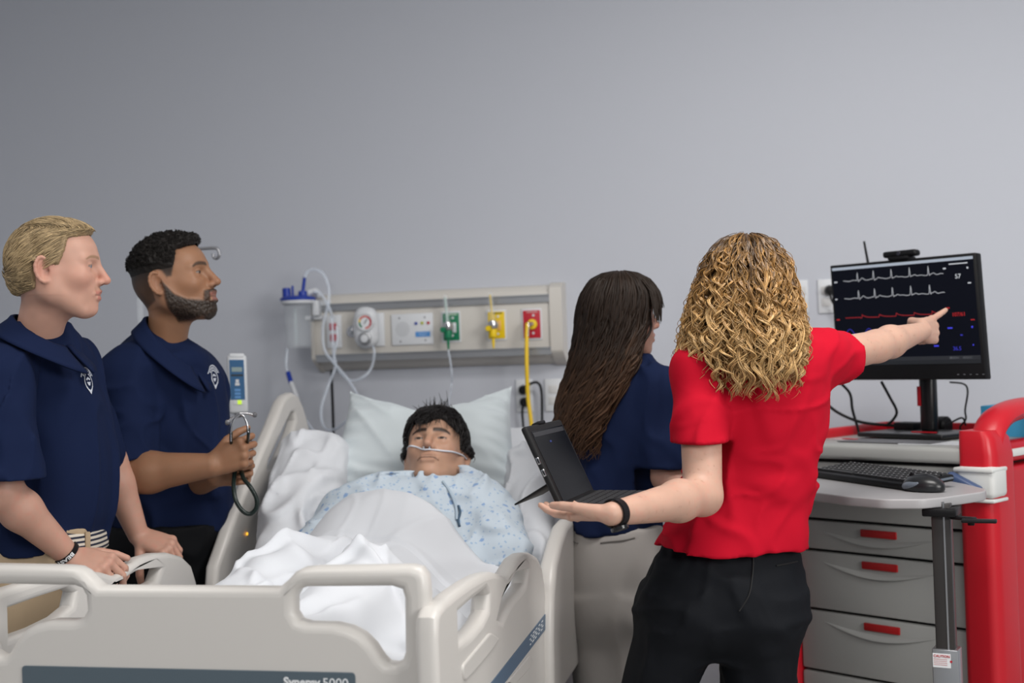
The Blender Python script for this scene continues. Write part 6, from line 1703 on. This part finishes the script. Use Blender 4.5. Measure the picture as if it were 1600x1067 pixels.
# black track trousers
S = Sdf(.0065)
S.u(rows_loft([(838, 1050, 1232, 3.03, .102), (856, 1040, 1238, 3.035, .114), (876, 1021, 1247, 3.04, .135), (910, 1007, 1252, 3.04, .15), (950, 1002, 1250, 3.04, .155), (985, 1010, 1240, 3.04, .135), (1015, 1050, 1205, 3.04, .08)], 2.4))
hL, hR = P(1065, 985, 3.05), P(1187, 985, 3.03)
fL_, fR_ = P(1010, 1500, 3.15), P(1190, 1500, 3.06)
leg_lofts(S, [([(925, 1006, 1118, 3.04, .13), (960, 1000, 1122, 3.04, .135), (1000, 992, 1115, 3.045, .125), (1040, 981, 1098, 3.05, .115), (1067, 974, 1087, 3.06, .11), (1140, 958, 1062, 3.08, .10)], (hL[0] - .10, hL[1] + .02, .062)), ([(925, 1140, 1251, 3.04, .13), (960, 1132, 1250, 3.04, .135), (1000, 1128, 1247, 3.04, .125), (1040, 1128, 1243, 3.04, .115), (1067, 1130, 1241, 3.04, .11), (1140, 1135, 1236, 3.04, .10)], (hR[0] - .01, hR[1], .062))])
S.cut(P(1140, 846, 3.03), UP)
S.disp(lambda x, y, z: ridges(x, y, z, 6.5, .004, (.8, .8, 1.2), 8.3) + ridges(x, y, z, 12, .0035, (1.2, .8, .9), 4.4) + ridges(x, y, z, 22, .003, (1, 1, .2), 1.4) * sm01(z, P(1150, 885, 3)[2], P(1150, 855, 3)[2]))
v3, q3 = S.mesh(2); tr5 = put('track_trousers', v3, q3, mat('track_black', (.006, .007, .0095), .72, spec=.14, bump=(700, .08, .001)), w2)
tb5 = BVHTree.FromPolygons([tuple(p) for p in v3], [tuple(p) for p in q3])
for pts in (((1176, 856), (1177, 880), (1175, 905), (1170, 930), (1155, 955)), ((1032, 860), (1022, 880), (1014, 900)), ((1213, 884), (1228, 881), (1246, 877))):
    MB().tube([on_(tb5, *p) for p in pts], .002, 6).build('seam', mat('seam_black', (.004, .004, .005), .7), tr5)
shoes(w2, [V3(hL[0] - .10, hL[1] + .02, 0), V3(hR[0] - .01, hR[1], 0)], FW, m_shoe)
# curly hair
prof5 = [(.150, .008, .008, -.006), (.146, .034, .032, -.007), (.134, .062, .058, -.008), (.10, .093, .086, -.010), (.06, .110, .102, -.014), (.02, .120, .114, -.018), (-.03, .128, .126, -.024), (-.08, .132, .136, -.030), (-.13, .130, .140, -.038), (-.18, .118, .134, -.044), (-.24, .10, .12, -.050)]
def ez5(ph, r):
    a = np.abs(((ph + math.pi) % (2 * math.pi)) - math.pi); return np.where(a < 1.1, -.05 - .10 * r, -.105 - .125 * r ** .8)
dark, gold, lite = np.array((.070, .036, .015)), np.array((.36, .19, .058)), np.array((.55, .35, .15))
def curls(NL, K, seg, sr, q, amp, wl, rr_, spread, sides):
    """NL spiral locks of K strands each that share their curl"""
    Pc, ph, t = bell_paths(NL, prof5, sr, (.75, 2 * math.pi - .75), R5, o5, s5, seg, (amp, .9), wl, q, ez5, None, 3.0)
    mid = Pc.copy(); k_ = 9; pad = np.pad(mid, ((0, 0), (k_, k_), (0, 0)), mode='edge'); cs = np.cumsum(pad, 1); mid = (cs[:, 2*k_:] - cs[:, :-2*k_]) / (2 * k_)
    mid = mid[:, :seg]; Pc = mid + (Pc - mid) * (1 + .30 * t[..., None] ** 2)
    out = []; cols = []
    for k in range(K):
        off = rng.normal(0, spread, (NL, 1, 3)) * (.6 + .8 * t[..., None]) + (mid - Pc) * rng.uniform(-.25, .45, (NL, 1, 1))
        sh = np.roll(Pc, 0, 1) + off
        r_ = rng.uniform(*rr_, (NL, 1)) * np.clip(np.minimum(1, (1 - t) * 6 + .2), 0, 1) * np.ones((NL, seg))
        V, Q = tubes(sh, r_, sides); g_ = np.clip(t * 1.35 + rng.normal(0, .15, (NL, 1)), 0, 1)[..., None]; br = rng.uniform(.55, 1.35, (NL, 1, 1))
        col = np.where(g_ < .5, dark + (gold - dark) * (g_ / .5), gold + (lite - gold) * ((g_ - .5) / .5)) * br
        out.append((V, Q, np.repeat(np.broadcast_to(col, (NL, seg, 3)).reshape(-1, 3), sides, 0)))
    return out
hair5 = curls(170, 7, 84, (0., .13), (.96, 1.06), .0088, .063, (.0009, .0020), .0014, 4)
inner_ = (dark, gold, lite); dark, gold, lite = dark * .6, gold * .42, gold * .75  # inner locks darkened: shade between the curls put into their colour
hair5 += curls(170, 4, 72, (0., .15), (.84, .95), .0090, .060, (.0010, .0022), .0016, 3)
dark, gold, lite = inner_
hair5 += curls(360, 1, 80, (0., .2), (.90, 1.10), .011, .055, (.0005, .0010), .001, 3)
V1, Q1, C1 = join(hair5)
S = Sdf(.006)
for (z0, a0, b0, c0) in prof5[1:9]: S.u(ell((c0, 0, z0 - .016), (a0 * .80, b0 * .80, .014 if z0 > .12 else (.026 if z0 > .08 else .045))), .03)
S.s(ell((.12, 0, -.04), (.07, .08, .11)), .01)
v5, q5 = S.mesh(2)
Vt, Qt, Ct = join([(V1, Q1, C1), (place(v5, o5, R5, s5), q5, np.tile(np.array((.045, .023, .010)), (len(v5), 1)))])  # dark core colour paints shade into the gaps between curls
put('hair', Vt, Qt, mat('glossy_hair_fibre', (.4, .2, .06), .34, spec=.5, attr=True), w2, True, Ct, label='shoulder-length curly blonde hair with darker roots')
# watch
ax_ = nrm(wrL - elL); wc_ = wrL - ax_ * .014; e1_ = nrm(-FW * .8 - UP * .6); e1_ = nrm(e1_ - ax_ * (e1_ @ ax_)); e2_ = np.cross(ax_, e1_)
V = []; n = 40
for k in range(n):
    tt = 2 * math.pi * k / n
    for (dr, da) in ((.0, -.010), (.0025, -.0095), (.0025, .0095), (.0, .010)): V.append(wc_ + ax_ * da + (e1_ * math.cos(tt) + e2_ * math.sin(tt)) * (.0275 + dr))
F = [(k*4 + j, ((k+1) % n)*4 + j, ((k+1) % n)*4 + (j+1) % 4, k*4 + (j+1) % 4) for k in range(n) for j in range(4)]
wt = put('wristwatch', V, F, m_dark, w2, False, label='black wristwatch on her left wrist')
dn_ = nrm(-UP * .85 - FW * .5); dn_ = nrm(dn_ - ax_ * (dn_ @ ax_))
MB().lathe(wc_ + dn_ * .0265, dn_, [(.015, 0), (.0185, .002), (.0185, .008), (.016, .010), (.0155, .0092), (0, .0095)], 28).build('watch_case', mat('watch_black', (.01, .01, .012), .2), wt)

# ------------------------------------------------------------------ tablet computer she carries
A0, B0 = P(877, 794, 2.70), P(925, 772, 2.96)
hd = B0 - A0; hl = np.linalg.norm(hd); h1_ = hd / hl
Tn = P(806, 676, 2.66) - A0; Tn -= h1_ * (Tn @ h1_) * .5; tl_ = np.linalg.norm(Tn); t1_ = nrm(Tn - h1_ * (Tn @ h1_))
nn1 = np.cross(h1_, t1_); nn1 = nn1 if nn1 @ RT > 0 else -nn1
lap_ = thing('tablet_computer', A0, 'black tablet computer with kickstand and keyboard carried by the woman in red', 'tablet')
TR_ = [h1_, t1_, nn1]
tc2 = A0 + hd / 2 + t1_ * tl_ / 2
MB().box(tc2, (hl + .012, tl_ + .01, .015), TR_, .006, 3).build('rugged_case', mat('case_black', (.010, .010, .011), .55, spec=.25), lap_)
sc2 = MB().box(tc2 + nn1 * .0078, (hl - .018, tl_ - .02, .001), TR_).build('tablet_screen', mat('tablet_glass', (.0015, .0015, .002), .2, spec=.08), lap_, False)
MB().box(tc2 + nn1 * .0086 + t1_ * (tl_ * .40), (hl - .03, .010, .0006), TR_).build('status_bar', mat('tablet_bar', (.02, .02, .022), .3), sc2, False)
MB().box(tc2 + nn1 * .0086 + t1_ * (tl_ * .28) - h1_ * .02, (.012, .004, .0006), TR_).build('screen_icon', mat('tablet_icon', (.01, .02, .08), .3, emit=(.02, .04, .25, .5)), sc2, False)
MB().box(tc2 + t1_ * (tl_ / 2 + .006) - h1_ * .02, (.05, .008, .02), TR_, .003).build('case_tab', m_dark, lap_)
for f_ in (.40, .55):
    q_ = A0 - h1_ * .0065 + t1_ * tl_ * (1 - f_)
    MB().box(q_, (.002, .016, .007), TR_, .001).build('port_ring', m_chrome, lap_); MB().box(q_ - h1_ * .0012, (.001, .010, .003), TR_).build('port_hole', m_dark, lap_, False)
ks0 = tc2 - t1_ * tl_ * .18 - nn1 * .012; kd = nrm(P(798, 786, 2.74) - P(846, 756, 2.74))
kl = .085; kn_ = np.cross(kd, h1_)
MB().box(ks0 + kd * kl / 2 , (kl, hl * .8, .004), [kd, h1_, kn_], .0015).build('kickstand', m_dark, lap_)
k1_ = nrm(RT * 1.0 + FW * -.30 ); k1_ = nrm(k1_ - h1_ * (k1_ @ h1_)); k1_ = nrm(k1_ * V3(1, 1, .3)); kn2 = np.cross(h1_, k1_); kn2 = kn2 if kn2 @ UP > 0 else -kn2
KR_ = [k1_, h1_, kn2]; kl2 = .17
kc2 = A0 + hd / 2 + k1_ * (kl2 / 2 + .004) + kn2 * .006
MB().box(kc2, (kl2, hl, .007), KR_, .002).build('keyboard_cover', mat('case_black', (0, 0, 0)), lap_)
b = MB()
for r in range(6):
    for k in range(14): b.box(kc2 + k1_ * (-kl2 / 2 + .022 + r * .0185) + h1_ * (-hl / 2 + .016 + k * (hl - .032) / 13) + kn2 * .0042, (.015, .0155, .0016), KR_)
b.build('keys', mat('tablet_key', (.03, .03, .033), .5), lap_, False, kind='stuff')
MB().box(kc2 + k1_ * (kl2 / 2 - .035) + kn2 * .0037, (.05, .09, .0006), KR_).build('touchpad', mat('touchpad_black', (.012, .012, .013), .3), lap_, False)
